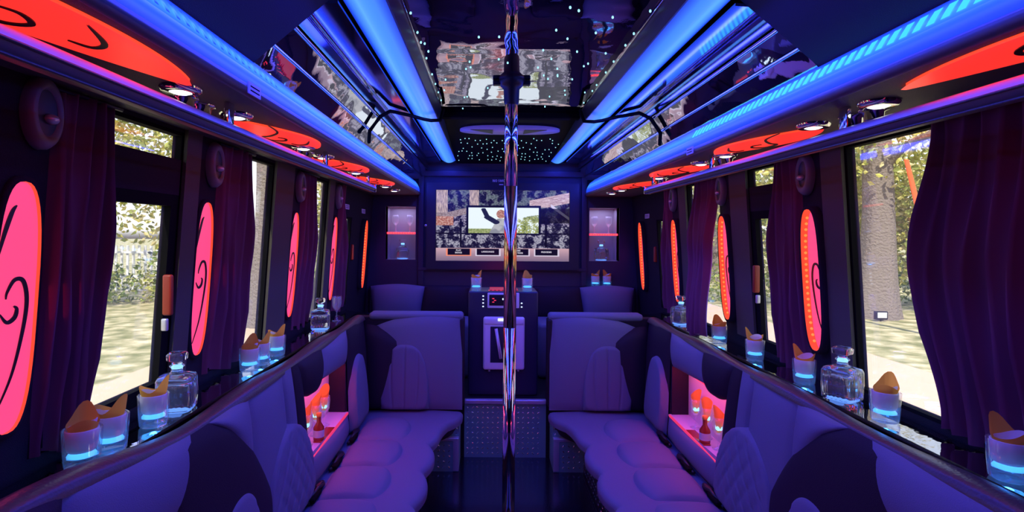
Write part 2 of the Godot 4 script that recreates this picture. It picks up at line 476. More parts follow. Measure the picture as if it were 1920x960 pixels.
func make_outside() -> void:
	var gy := -0.7
	M.bark = bump(mat(Color(0.20, 0.165, 0.14), 0.95), 0.05, 4.0, 0.8)
	M.leaf = mat(Color.WHITE, 0.7); M.leaf.vertex_color_use_as_albedo = true
	M.leaf.backlight_enabled = true; M.leaf.backlight = Color(0.7, 0.7, 0.5)
	var grass := mat(Color.WHITE, 0.95)
	grass.albedo_texture = noise_tex(0.02, Color(0.12, 0.13, 0.03), Color(0.75, 0.62, 0.42), 512, 5)
	grass.uv1_triplanar = true; grass.uv1_world_triplanar = true; grass.uv1_scale = Vector3(0.16, 0.16, 0.16)
	var st := mb(false); box(st, Vector3(-120, gy - 0.3, -170), Vector3(120, gy, 12))
	var g := struct("ground", st, grass, "sunlit grass and bare earth outside the bus windows", "ground")
	st = mb(false); box(st, Vector3(4.9, gy - 0.1, -60), Vector3(7.0, gy + 0.04, 5)); part("pavement_strip", st, mat(Color(0.62, 0.42, 0.30), 0.9), g)
	st = mb(false); box(st, Vector3(-5.6, gy - 0.1, -60), Vector3(-3.9, gy + 0.03, 5)); part("dirt_strip", st, mat(Color(0.55, 0.42, 0.28), 0.95), g)
	var yel := [Color(0.48, 0.46, 0.10), Color(0.38, 0.40, 0.09), Color(0.62, 0.55, 0.18), Color(0.28, 0.32, 0.07), Color(0.70, 0.60, 0.30)]
	var grn := [Color(0.22, 0.30, 0.06), Color(0.36, 0.42, 0.10), Color(0.48, 0.50, 0.14), Color(0.14, 0.20, 0.05)]
	make_tree("stout grey tree trunk outside the large right window with spreading branches", Vector3(10.6, gy, -14.8), 0.42, 7.0,
		[[Vector3(8.5, 4.2, -15.2), 2.0], [Vector3(12.2, 4.0, -14.6), 2.2], [Vector3(11.5, 2.6, -16.5), 1.6], [Vector3(14, 3.2, -15), 1.8], [Vector3(12.6, 1.6, -16.0), 1.6]], 9000, 0.20, yel)
	make_tree("pale sunlit tree trunk seen through the second left window beside the folded curtain", Vector3(-5.4, gy, -12.6), 0.32, 8.0,
		[[Vector3(-6.4, 6.4, -13.4), 1.6], [Vector3(-4.4, 6.6, -12.2), 1.4], [Vector3(-7.4, 3.0, -14.0), 1.0]], 3000, 0.18, yel)
	make_tree("smaller tree trunk seen through the third left window further back", Vector3(-4.6, gy, -14.6), 0.24, 8.0,
		[[Vector3(-4.9, 6.2, -15.6), 1.3]], 1500, 0.18, yel)
	make_tree("leafy yellow tree outside the near left window with the transom", Vector3(-15.0, gy, -14.0), 0.25, 6.0,
		[[Vector3(-13.0, 2.6, -15.0), 2.2], [Vector3(-10.5, 3.4, -17.0), 2.4], [Vector3(-15.5, 3.8, -15.5), 2.6], [Vector3(-12, 5.4, -17), 2.4], [Vector3(-17, 2.0, -18), 2.2]], 8500, 0.22, yel)
	make_tree("green leafy tree behind the transom window on the right", Vector3(11.0, gy, -26.0), 0.3, 6.5,
		[[Vector3(9.5, 3.4, -26), 2.6], [Vector3(12.5, 2.2, -25), 2.4], [Vector3(13.0, 5.0, -26), 2.8], [Vector3(7.5, 4.8, -27), 2.4], [Vector3(16.5, 3.2, -24), 2.8], [Vector3(19.5, 2.4, -24), 2.8], [Vector3(18.0, 5.2, -25), 3.0], [Vector3(15.0, 1.2, -25), 2.4]], 13000, 0.26, yel + grn)
	make_tree("distant yellow green tree behind the far left windows", Vector3(-6.2, gy, -30.0), 0.3, 6.0,
		[[Vector3(-7.5, 3.2, -30), 2.6], [Vector3(-5.0, 4.2, -31), 2.4], [Vector3(-9.5, 2.4, -28), 2.4]], 4500, 0.26, yel)
	var hed := []
	for k in 12: hed.append([Vector3(8.0 + k * 1.5, gy + 0.5 + 0.3 * sin(k * 2.1), -17.5 - 0.5 * cos(k * 1.7)), 0.95])
	var b := thing("bush", "green undergrowth below the trees seen through the right windows", "bush", Vector3(8, gy, -17))
	leaf_cloud("foliage", b, M.leaf, hed, 6500, 0.16, grn)
	hed = []
	for k in 11: hed.append([Vector3(-4.5 - k * 1.5, gy + 0.5 + 0.25 * sin(k * 1.9), -16.6 - 0.5 * cos(k * 1.7)), 0.95])
	b = thing("bush", "green undergrowth along the lawn seen through the left windows", "bush", Vector3(-8, gy, -16))
	leaf_cloud("foliage", b, M.leaf, hed, 6500, 0.16, grn)
	# white picket fence far left
	var fe := thing("fence", "pale picket fence far beyond the left window undergrowth", "fence", Vector3(-16, gy, -20))
	st = mb(false)
	for k in 60: box(st, Vector3(-24 + k * 0.22, gy, -20.0), Vector3(-23.92 + k * 0.22, gy + 1.7, -19.96))
	part("pickets", st, M.lettering, fe).set_meta("kind", "stuff")
	for y in [0.5, 1.4]:
		st = mb(false); box(st, Vector3(-24, gy + y, -19.96), Vector3(-10.8, gy + y + 0.08, -19.9)); part("rail", st, M.lettering, fe)
	# garden floodlight on a spike by the trunk
	var fl := thing("floodlight", "small black garden floodlight by the trunk outside the right window", "floodlight", Vector3(10.2, gy, -14.0))
	st = mb(); bevbox(st, Vector3(10.2, gy + 0.16, -14.0), Vector3(0.32, 0.22, 0.1), 0.02); part("housing", st, M.black, fl)
	st = mb(); bevbox(st, Vector3(10.2, gy + 0.17, -13.945), Vector3(0.24, 0.14, 0.01), 0.004); part("lens", st, M.lettering, fl)
	st = mb(); tube(st, [Vector3(10.2, gy, -14.0), Vector3(10.2, gy + 0.06, -14.0)], 0.02); part("stem", st, M.black, fl)
	var op := thing("board", "narrow orange board leaning upright outside the large right window", "board", Vector3(9.93, gy, -11.6))
	st = mb()
	sheet(st, func(u: float, v: float) -> Vector3:
		var a := u * TAU
		return Vector3(lerpf(9.93, 8.96, v) + (0.10 - 0.05 * v) * cos(a), lerpf(gy, 3.2, v), -11.6 + 0.03 * sin(a)), 16, 10)
	part("plank", st, mat(Color(0.8, 0.12, 0.03), 0.8), op)

# ---------------------------------------------------------------- ceiling
func strip(st: SurfaceTool, s: float, a: Vector2, b: Vector2, z0: float, z1: float, n := 1) -> void:   # a panel between two (x, h) lines
	sheet(st, func(u: float, v: float) -> Vector3: return V(s * lerpf(a.x, b.x, v), lerpf(a.y, b.y, v), lerpf(z0, z1, u)), n, 1, s > 0)

func beam(st: SurfaceTool, s: float, a: Vector2, b: Vector2, z0: float, z1: float, t := 0.008) -> void:   # the same with thickness
	var d := (b - a).normalized(); var n := Vector2(-d.y, d.x) * t
	if n.y < 0: n = -n
	hexa(st, [V(s * a.x, a.y, z0), V(s * b.x, b.y, z0), V(s * b.x, b.y, z1), V(s * a.x, a.y, z1),
		V(s * (a.x + n.x), a.y + n.y, z0), V(s * (b.x + n.x), b.y + n.y, z0), V(s * (b.x + n.x), b.y + n.y, z1), V(s * (a.x + n.x), a.y + n.y, z1)])

func make_ceiling() -> void:
	var st := mb(false)
	box(st, V(-1.25, 0.78, 4.8), V(1.25, 0.84, -1.7))
	var c := struct("ceiling", st, M.navy, "dark bus ceiling with mirror panel and tiny star lights", "ceiling")
	st = mb(false); box(st, V(-0.39, 0.70, 3.06), V(0.39, 0.715, -1.6)); part("mirror_panel", st, M.mirror, c)
	# dark star panel behind the cross rib, falling gently to the back wall
	st = mb(false)
	hexa(st, [V(-0.40, 0.615, 4.62), V(0.40, 0.615, 4.62), V(0.40, 0.69, 3.1), V(-0.40, 0.69, 3.1), V(-0.40, 0.64, 4.62), V(0.40, 0.64, 4.62), V(0.40, 0.715, 3.1), V(-0.40, 0.715, 3.1)])
	part("star_panel", st, M.star_black, c)
	st = mb(); bevbox(st, V(0, 0.685, 3.07), Vector3(0.80, 0.035, 0.07), 0.008); part("cross_rib", st, M.rubber, c)
	var ball := SphereMesh.new(); ball.radius = 0.0038; ball.height = 0.0076; ball.radial_segments = 8; ball.rings = 4
	for i in 46:
		piece("star_light", ball, M.star, c, Transform3D(Basis(), V(rng.randf_range(-0.37, 0.37), 0.699, rng.randf_range(1.45, 3.0))))
	for i in 9:
		for s in [-1.0, 1.0]:
			piece("star_light", ball, M.star, c, Transform3D(Basis(), V(s * 0.375, 0.699, 1.5 + i * 0.16 + rng.randf_range(-0.04, 0.04))))
	for i in 20:
		for j in 6:
			var z := 3.68 + j * 0.15 + rng.randf_range(-0.05, 0.05)
			var x := -0.365 + 0.0385 * i + rng.randf_range(-0.012, 0.012)
			if rng.randf() < 0.86:
				piece("star_light", ball, M.star, c, Transform3D(Basis(), V(x, lerpf(0.69, 0.615, (z - 3.1) / 1.52) - 0.001, z)))
	var ov := thing("ceiling_vent", "lavender oval ceiling vent panel with two dark triangular louvres", "vent", V(0, 0.668, 3.42))
	st = mb()
	var ring := []
	for k in 48:
		var a := TAU * k / 48
		ring.append(Vector2(0.32 * signf(cos(a)) * pow(absf(cos(a)), 0.6), 0.115 * sin(a)))
	for k in 48:
		var p: Vector2 = ring[k]; var q: Vector2 = ring[(k + 1) % 48]
		for v in [V(0.01, 0.661, 3.42), V(0.01 + p.x, 0.663, 3.42 - p.y), V(0.01 + q.x, 0.663, 3.42 - q.y)]: st.add_vertex(v)
		quad(st, V(0.01 + p.x, 0.663, 3.42 - p.y), V(0.01 + p.x, 0.681, 3.42 - p.y), V(0.01 + q.x, 0.681, 3.42 - q.y), V(0.01 + q.x, 0.663, 3.42 - q.y))
	part("cover", st, M.fridge, ov)
	for s in [-1.0, 1.0]:
		st = mb(false)
		var p := [V(s * 0.10, 0.6595, 3.36), V(s * 0.24, 0.6595, 3.36), V(s * 0.10, 0.6595, 3.49)]
		var q := [p[0] + Vector3(0, 0.01, 0), p[1] + Vector3(0, 0.01, 0), p[2] + Vector3(0, 0.01, 0)]
		for v in [p[0], p[1], p[2], q[0], q[2], q[1]]: st.add_vertex(v)
		for k in 3: quad(st, p[k], q[k], q[(k + 1) % 3], p[(k + 1) % 3])
		part("louvre", st, M.black, ov)
	for s in [-1.0, 1.0]:
		# fascia from mirror down to the tube, sloping mirror facets, navy front panel
		var tr := "trim_%d" % (1 if s < 0 else 2)
		st = mb(false)
		beam(st, s, Vector2(0.53, 0.64), Vector2(0.755, 0.452), -1.6, 1.42, 0.02)
		var t := struct(tr, st, M.navy, "dark navy panel and mirror facets sloping above the %s light rail" % side(s), "ceiling trim")
		st = mb(false); beam(st, s, Vector2(0.389, 0.70), Vector2(0.400, 0.63), -1.6, 4.6, 0.006); part("fascia", st, M.black, t)
		st = mb(); bevbox(st, V(s * 0.389, 0.698, 0.72), Vector3(0.012, 0.012, 4.6), 0.003); part("edge_bead", st, M.chrome, t)
		st = mb(false); beam(st, s, Vector2(0.529, 0.614), Vector2(0.640, 0.606), 1.42, 4.6); part("mirror_facet", st, M.streak, t)
		st = mb(false); beam(st, s, Vector2(0.640, 0.606), Vector2(0.650, 0.572), 1.42, 4.6); part("steep_facet", st, M.streak, t)
		st = mb(false); beam(st, s, Vector2(0.650, 0.564), Vector2(0.697, 0.508), 1.42, 4.6); part("mirror_facet", st, M.facet, t)
		st = mb(false); beam(st, s, Vector2(0.703, 0.50), Vector2(0.752, 0.452), 1.42, 4.6); part("mirror_facet", st, M.facet, t)
		for q in [Vector2(0.648, 0.554), Vector2(0.70, 0.501)]:
			st = mb(); bevbox(st, V(s * q.x, q.y, 3.01), Vector3(0.009, 0.009, 3.18), 0.003); part("chrome_strip", st, M.chrome, t)
		st = mb()
		tube(st, [V(s * 0.374, 0.685, 2.92), V(s * 0.386, 0.612, 2.86), V(s * 0.43, 0.599, 2.81), V(s * 0.463, 0.597, 2.77), V(s * 0.50, 0.600, 2.73), V(s * 0.53, 0.602, 2.70), V(s * 0.60, 0.592, 2.57), V(s * 0.634, 0.55, 2.50), V(s * 0.69, 0.488, 2.53), V(s * 0.709, 0.446, 2.60)], 0.009, 8)
		var cb := thing("cable", "black cable looped across the blue tube on the %s of the ceiling" % side(s), "cable", V(s * 0.5, 0.6, 2.7))
		part("sleeve", st, M.rubber, cb)
		# soffit over the windows
		st = mb(); box(st, V(s * 0.72, 0.336, 4.62), V(s * 1.20, 0.366, -1.6))
		var so := struct("trim_%d" % (3 if s < 0 else 4), st, M.soffit, "dark soffit with downlights over the %s windows" % side(s), "soffit")
		st = mb()
		tube(st, [V(s * 0.722, 0.351, -1.6), V(s * 0.722, 0.351, 4.6)], 0.0155, 12); part("soffit_nose", st, M.pelmet_low, so)
		make_pelmet(s)

func make_pelmet(s: float) -> void:
	var st := mb(false)
	var t := thing("curtain_rail", "%s padded rail with lit blue top edge running above the curtains" % side(s), "rail", V(s * 0.79, 0.24, 1.3))
	var up := [Vector2(0.776, 0.262), Vector2(0.778, 0.272), Vector2(0.784, 0.278), Vector2(0.80, 0.280), Vector2(0.80, 0.270)]
	var z0 := -1.5; var z1 := 3.06
	var ex := func(pr: Array, called: String, m: Material) -> void:
		var q := mb()
		sheet(q, func(u: float, v: float) -> Vector3:
			var k := int(round(v * (pr.size() - 1)))
			return V(s * pr[k].x, pr[k].y, lerpf(z0, z1, u)), 1, pr.size() - 1, s > 0)
		part(called, q, m, t)
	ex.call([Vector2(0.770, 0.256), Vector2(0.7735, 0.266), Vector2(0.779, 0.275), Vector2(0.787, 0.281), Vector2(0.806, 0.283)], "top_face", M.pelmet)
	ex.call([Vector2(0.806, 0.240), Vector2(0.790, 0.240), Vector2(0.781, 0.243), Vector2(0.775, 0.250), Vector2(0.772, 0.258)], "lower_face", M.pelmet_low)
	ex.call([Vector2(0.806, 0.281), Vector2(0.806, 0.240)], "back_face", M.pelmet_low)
	st = mb(); tube(st, [V(s * 0.771, 0.258, z0), V(s * 0.771, 0.258, z1)], 0.003, 6); part("piping", st, M.trim_vinyl, t)
	st = mb(); tube(st, [V(s * 0.781, 0.240, z0), V(s * 0.781, 0.240, z1)], 0.003, 6); part("piping", st, M.trim_vinyl, t)
	st = mb(); bevbox(st, V(s * 0.789, 0.262, z1 + 0.004), Vector3(0.04, 0.046, 0.012), 0.004); part("end_cap", st, M.chrome, t)
	for z in [0.5, 1.38, 2.2, 2.98]:
		st = mb(); bevbox(st, V(s * 0.797, 0.305, z), Vector3(0.014, 0.064, 0.03), 0.003); part("bracket", st, M.chrome, t)

# ---------------------------------------------------------------- lamps
func make_lights() -> void:
	for s in [-1.0, 1.0]:
		var t := thing("light_tube", "wide glowing blue ceiling light tube on the %s of the star ceiling" % side(s), "light", V(s * 0.463, 0.62, 2.4), "blue ceiling light tubes")
		var st := mb()
		sheet(st, func(u: float, v: float) -> Vector3:
			return V(s * lerpf(0.401, 0.527, v), 0.640 - 0.026 * sin(PI * v), lerpf(-1.5, 4.58, u)), 1, 14, s > 0)
		part("diffuser", st, M.tube, t)
		st = mb(false); box(st, V(s * 0.400, 0.641, 4.58), V(s * 0.528, 0.70, -1.5)); part("housing", st, M.navy, t)
		st = mb(); bevbox(st, V(s * 0.464, 0.635, 4.585), Vector3(0.132, 0.05, 0.012), 0.004); part("end_cap", st, M.black, t)
		t = thing("light_rail", "long glowing blue cove light rail along the %s soffit" % side(s), "light", V(s * 0.735, 0.41, 2.4), "blue cove light rails")
		st = mb()
		sheet(st, func(u: float, v: float) -> Vector3:
			var o := 0.012 * sin(PI * v)
			return V(s * (lerpf(0.716, 0.750, v) - o), lerpf(0.360, 0.452, v) - o * 0.35, lerpf(-1.5, 4.58, u)), 1, 12, s < 0)
		part("diffuser", st, M.rail, t)
		st = mb(false); hexa(st, [V(s * 0.722, 0.362, -1.5), V(s * 0.78, 0.37, -1.5), V(s * 0.78, 0.37, 4.58), V(s * 0.722, 0.362, 4.58), V(s * 0.756, 0.455, -1.5), V(s * 0.79, 0.455, -1.5), V(s * 0.79, 0.455, 4.58), V(s * 0.756, 0.455, 4.58)]); part("housing", st, M.navy, t)
		st = mb()
		for k in 48:
			var z := 0.62 + k * 0.034
			if s < 0 and k > 26: break
			sheet(st, func(u: float, v: float) -> Vector3:
				var vv := lerpf(0.60, 0.90, v)
				var o := 0.012 * sin(PI * vv) + 0.0015
				return V(s * (lerpf(0.716, 0.750, vv) - o), lerpf(0.360, 0.452, vv) - o * 0.35, z + (u - 0.5) * (0.020 if s > 0 else 0.012)), 1, 3, s < 0)
		part("led_strip", st, M.cyan_led if s > 0 else M.tube, t).set_meta("kind", "stuff")
	soffit_panels()
	downlights()

func ribbon(st: SurfaceTool, pts: Array, n: Vector3, w0: float, w1: float) -> void:   # thin raised line whose width swells from w0 to w1 and back
	for i in pts.size() - 1:
		var q := [i / float(pts.size() - 1), (i + 1) / float(pts.size() - 1)]
		var e := []
		for k in 2:
			var j: int = i + k
			var d: Vector3 = (pts[mini(j + 1, pts.size() - 1)] - pts[maxi(j - 1, 0)]).normalized()
			e.append(d.cross(n) * lerpf(w0, w1, sin(PI * q[k])))
		quad(st, pts[i] - e[0] + n * 0.002, pts[i] + e[0] + n * 0.002, pts[i + 1] + e[1] + n * 0.002, pts[i + 1] - e[1] + n * 0.002)
		quad(st, pts[i] + e[0] + n * 0.002, pts[i] + e[0], pts[i + 1] + e[1], pts[i + 1] + e[1] + n * 0.002)
		quad(st, pts[i] - e[0], pts[i] - e[0] + n * 0.002, pts[i + 1] - e[1] + n * 0.002, pts[i + 1] - e[1])

func smooth(p: Array) -> Array:   # a rounded line through the points
	var out := []
	for i in p.size() - 1:
		var a: Vector3 = p[maxi(i - 1, 0)]; var d: Vector3 = p[mini(i + 2, p.size() - 1)]
		for k in 6:
			out.append((p[i] as Vector3).cubic_interpolate(p[i + 1], a, d, k / 6.0))
	out.append(p[-1])
	return out

func soffit_panels() -> void:
	var sp := {-1: [[0.30, 1.20], [1.56, 2.08], [2.34, 2.90], [3.12, 3.66]], 1: [[0.30, 1.19], [1.62, 2.16], [2.45, 3.0], [3.26, 3.86]]}
	var words := ["nearest and longest", "second from the front", "third from the front", "rearmost"]
	for s in [-1, 1]:
		for i in 4:
			var z0: float = sp[s][i][0]; var z1: float = sp[s][i][1]
			var t := thing("ceiling_light_panel", "red glowing soffit panel with black scroll over the %s windows, %s" % [side(s), words[i]], "light panel", V(s * 0.83, 0.336, (z0 + z1) / 2), "red soffit light panels")
			var mid := func(u: float) -> float: return lerpf(0.885, 0.80, smoothstep(0.0, 1.0, u))
			var half := func(u: float) -> float: return 0.088 * pow(maxf(sin(PI * clampf(u * 0.98 + 0.01, 0, 1)), 0.0), 0.75)
			var st := mb()
			sheet(st, func(u: float, v: float) -> Vector3:
				return V(s * (mid.call(u) + (0.5 - v) * 2.0 * half.call(u)), 0.330, lerpf(z0, z1, u)), 28, 4, s < 0)
			part("diffuser", st, M.red, t)
			st = mb()
			sheet(st, func(u: float, v: float) -> Vector3:
				var a := u * 2.0
				var uu := a if a <= 1.0 else 2.0 - a
				var x: float = half.call(uu) * (1.0 if a <= 1.0 else -1.0)
				return V(s * (mid.call(uu) + x), lerpf(0.337, 0.330, v), lerpf(z0, z1, uu)), 56, 1, s > 0)
			part("edge", st, M.edge_led, t)
			var zc := (z0 + z1) / 2.0; var L := minf(z1 - z0, 0.62)
			st = mb(false)
			ribbon(st, smooth([V(s * 0.80, 0.330, zc - L * 0.36), V(s * 0.815, 0.330, zc - L * 0.15), V(s * 0.865, 0.330, zc - L * 0.02), V(s * 0.90, 0.330, zc + L * 0.02), V(s * 0.895, 0.330, zc + L * 0.14), V(s * 0.855, 0.330, zc + L * 0.16), V(s * 0.835, 0.330, zc + L * 0.09), V(s * 0.85, 0.330, zc + L * 0.03)]), Vector3.DOWN, 0.0015, 0.0065)
			part("scroll", st, M.black, t)
			st = mb(false)
			ribbon(st, smooth([V(s * 0.765, 0.330, zc + L * 0.16), V(s * 0.80, 0.330, zc + L * 0.30), V(s * 0.835, 0.330, zc + L * 0.33), V(s * 0.85, 0.330, zc + L * 0.27)]), Vector3.DOWN, 0.001, 0.006)
			part("scroll", st, M.black, t)
			area("panel_light", V(s * 0.845, 0.326, (z0 + z1) / 2), V(s * 0.845, -1, (z0 + z1) / 2), Vector2(0.14, (z1 - z0) * 0.8), Color(1.0, 0.04, 0.04), 0.022)

func downlights() -> void:
	var proto: Node3D = null
	var noz: Node3D = null
	var zs := {-1: [1.237, 1.51, 2.06, 2.31, 2.88, 3.70, 4.05], 1: [1.32, 1.585, 2.17, 2.42, 3.02, 3.86, 4.16]}
	var ord := ["first", "second", "third", "fourth", "fifth", "sixth", "rearmost"]
	for s in [-1, 1]:
		for i in 7:
			var at := V(s * 0.84, 0.336, zs[s][i])
			var lb := "chrome ringed white downlight over the %s windows, %s from the front" % [side(s), ord[i]]
			if i == 6: lb = "chrome ringed white downlight at the rearmost end of the %s soffit" % side(s)
			if proto == null:
				proto = thing("downlight", lb, "downlight", Vector3.ZERO, "white soffit downlights")
				var st := mb(); lathe(st, [Vector2(0.024, -0.012), Vector2(0.040, -0.012), Vector2(0.046, -0.004), Vector2(0.046, 0.004)], 24); part("ring", st, M.chrome, proto)
				st = mb(); lathe(st, [Vector2(0.001, -0.016), Vector2(0.016, -0.015), Vector2(0.028, -0.010), Vector2(0.030, 0.0)], 20); part("lens", st, M.white_lens, proto)
				proto.position = at
			else:
				copy(proto, at, 0, lb)
			var sp := SpotLight3D.new()
			sp.name = "downlight_beam"; sp.position = at + Vector3(0, -0.02, 0); sp.rotation.x = -PI / 2
			sp.spot_angle = 55; sp.spot_range = 6; sp.spot_attenuation = 2; sp.light_color = lin(0.85, 0.9, 1.0); sp.light_energy = 0.012; sp.light_size = 0.025; sp.shadow_enabled = true
			add_child(sp, true)
		var nz := {-1: [1.33, 1.41, 2.15, 2.22, 2.98], 1: [1.40, 1.48, 2.26, 2.33, 3.10]}
		for i in 5:
			var at := V(s * 0.885, 0.334, nz[s][i])
			var lb := "chrome air nozzle on the %s soffit, %s from the front" % [side(s), ord[i]]
			if noz == null:
				noz = thing("ceiling_air_nozzle", lb, "air nozzle", Vector3.ZERO, "chrome soffit air nozzles")
				var st := mb(); lathe(st, [Vector2(0.001, -0.030), Vector2(0.017, -0.030), Vector2(0.022, -0.024), Vector2(0.024, -0.006), Vector2(0.034, -0.002), Vector2(0.034, 0.004)], 18, Vector3.ZERO, func(a: float, _y: float) -> float: return 1.0 + 0.03 * cos(a * 9.0)); part("nozzle", st, M.chrome, noz)
				st = mb(); lathe(st, [Vector2(0.001, -0.033), Vector2(0.010, -0.033), Vector2(0.011, -0.029)], 14); part("core", st, M.black, noz)
				noz.position = at
			else:
				copy(noz, at, 0, lb)

# ---------------------------------------------------------------- wall fittings
func stadium(n: int, hw: float, hh: float) -> PackedVector2Array:   # upright rounded bar with soft pointed ends
	var out := PackedVector2Array()
	for k in n:
		var a := TAU * k / n
		var c := cos(a); var d := sin(a)
		out.append(Vector2(hw * signf(c) * pow(absf(c), 0.75), hh * signf(d) * pow(absf(d), 0.62)))
	return out

func make_wall_fittings() -> void:
	var words := {-1: ["nearest, beside the front curtain", "second, beyond the transom window", "third, before the far curtain", "fourth, narrow in the distance", "rearmost, bright dotted"],
		1: ["nearest, behind the decanter", "second, beside the swept curtain", "third, beyond the sweep", "rearmost, next to the back wall"]}
	for s in [-1, 1]:
		for i in PANELS[s].size():
			var zp: float = PANELS[s][i]
			var h := -0.165
			var deep := 0.028 if s > 0 else (0.03 if i == 4 else 0.008)
			var on := func(p: Vector2, o: float) -> Vector3: return V(s * (wx(h + p.y) - o), h + p.y, zp + p.x)
			var t := thing("wall_light", "pink glowing upright panel with scroll on the %s wall, %s" % [side(s), words[s][i]], "light panel", V(s * wx(h), -0.45, zp), "backlit wall panels between windows")
			var inn := stadium(40, 0.054, 0.272); var out := stadium(40, 0.060 + deep * 0.3, 0.285)
			var st := mb()
			for k in 40:
				for v in [Vector2.ZERO, inn[k], inn[(k + 1) % 40]]: st.add_vertex(on.call(v, 0.004))
			part("diffuser", st, M.pink, t)
			st = mb()
			for k in 40:
				var l := (k + 1) % 40
				quad(st, on.call(inn[k], 0.004), on.call(inn[l], 0.004), on.call(inn[l], deep + 0.004), on.call(inn[k], deep + 0.004))
			part("lit_edge", st, M.edge_led, t)
			st = mb()
			for k in 40:
				var l := (k + 1) % 40
				quad(st, on.call(inn[k], deep + 0.004), on.call(inn[l], deep + 0.004), on.call(out[l], deep + 0.002), on.call(out[k], deep + 0.002))
				quad(st, on.call(out[k], deep + 0.002), on.call(out[l], deep + 0.002), on.call(out[l], -0.002), on.call(out[k], -0.002))
			part("surround", st, M.wall, t)
			if deep > 0.02:
				var dot := SphereMesh.new(); dot.radius = 0.0055; dot.height = 0.011; dot.radial_segments = 8; dot.rings = 4
				for k in 22:
					var p := Vector2(0, lerpf(-0.24, 0.24, k / 21.0))
					p.x = 0.054 * pow(maxf(1.0 - pow(absf(p.y) / 0.272, 2.6), 0.0), 0.5) - 0.001
					var q: Vector3 = on.call(p, deep * 0.55)
					piece("led_dot", dot, M.led_dot, t, Transform3D(Basis(), q - t.position))
			st = mb(false)
			var n := Vector3(-s, 0, 0)
			for line in [[[-0.030, -0.225], [0.004, -0.15], [0.024, -0.06], [0.030, 0.01], [0.018, 0.055], [-0.004, 0.060], [-0.020, 0.035], [-0.022, 0.02]], [[-0.034, -0.010], [-0.016, -0.030], [0.002, -0.022], [0.006, -0.004], [-0.003, 0.004]], [[-0.050, 0.10], [-0.036, 0.16], [-0.022, 0.205], [-0.012, 0.22]]]:
				var pts := []
				for q in line: pts.append(on.call(Vector2(q[0], q[1]), 0.006))
				st = mb(false); ribbon(st, smooth(pts), n, 0.001, 0.005); part("scroll", st, M.black, t)
			area("wall_panel_light", on.call(Vector2.ZERO, deep + 0.01), V(0, h, zp), Vector2(0.08, 0.45), Color(1.0, 0.04, 0.12), 0.010)
			# oval reading lamp above each panel
			if i < (4 if s < 0 else 3):
				var hz := 0.245 if i > 0 or s > 0 else 0.262
				var at := V(s * (wx(hz) - 0.002), hz, zp + 0.03)
				var lp := thing("wall_speaker", "oval wall speaker above the %s %s glowing panel" % [["first", "second", "third", "fourth"][i], side(s)], "speaker", at, "oval wall speakers above the panels")
				st = mb()
				var ell := func(r: float, a: float, o: float) -> Vector3: return at + Vector3(-s * o, sin(a) * r * 0.082, -cos(a) * r * 0.047)
				var prof := [Vector2(1.0, -0.002), Vector2(1.0, 0.012), Vector2(0.9, 0.024), Vector2(0.72, 0.028), Vector2(0.62, 0.020)]
				for k in prof.size() - 1:
					for j in 28:
						var a := TAU * j / 28; var b := TAU * (j + 1) / 28
						quad(st, ell.call(prof[k].x, a, prof[k].y), ell.call(prof[k].x, b, prof[k].y), ell.call(prof[k + 1].x, b, prof[k + 1].y), ell.call(prof[k + 1].x, a, prof[k + 1].y))
				part("bezel", st, M.speaker if M.has("speaker") else M.fridge, lp)
				st = mb()
				for j in 28:
					for v in [ell.call(0.0, 0.0, 0.016), ell.call(0.63, TAU * j / 28, 0.020), ell.call(0.63, TAU * (j + 1) / 28, 0.020)]: st.add_vertex(v)
				part("cone", st, M.black, lp)
				st = mb(); var bs := SphereMesh.new(); bs.radius = 0.016; bs.height = 0.024
				piece("tweeter", bs, M.steel, lp, Transform3D(Basis(), Vector3(-s * 0.018, -0.012, -0.012)))
	# little notices
	for a in [[-1, 3.78, 0.19, "small pale notice on the far left wall above the rear window"], [-1, 4.28, 0.18, "small pale notice above the rearmost left light panel"], [1, 4.20, 0.155, "small pale notice above the rearmost right light panel"], [1, 3.72, 0.165, "small pale notice on the far right wall above the rear window"]]:
		var t := thing("sign", a[3], "sign", V(a[0] * wx(a[2]), a[2], a[1]), "small pale wall notices")
		var st := mb(); bevbox(st, V(a[0] * (wx(a[2]) - 0.003), a[2], a[1]), Vector3(0.006, 0.035, 0.11), 0.002); part("plate", st, M.sticker, t)
		for k in 2:
			st = mb(); bevbox(st, V(a[0] * (wx(a[2]) - 0.0065), a[2] - 0.006 + 0.012 * k, a[1]), Vector3(0.001, 0.004, 0.08), 0.0004); part("print_line", st, M.wall, t)
	for a in [[-1, 1.32, "small lavender label stuck on the left soffit nose below the blue rail"], [1, 2.2, "small lavender label stuck on the right soffit nose below the blue rail"]]:
		var t := thing("label_sign", a[2], "label", V(a[0] * 0.706, 0.355, a[1]), "small lavender soffit labels")
		var st := mb(); bevbox(st, V(a[0] * 0.706, 0.352, a[1]), Vector3(0.004, 0.030, 0.07), 0.0015); part("plate", st, M.sticker, t)
		for k in 2:
			st = mb(); bevbox(st, V(a[0] * 0.7035, 0.347 + 0.010 * k, a[1]), Vector3(0.002, 0.003, 0.05), 0.0008); part("print_line", st, M.wall, t)

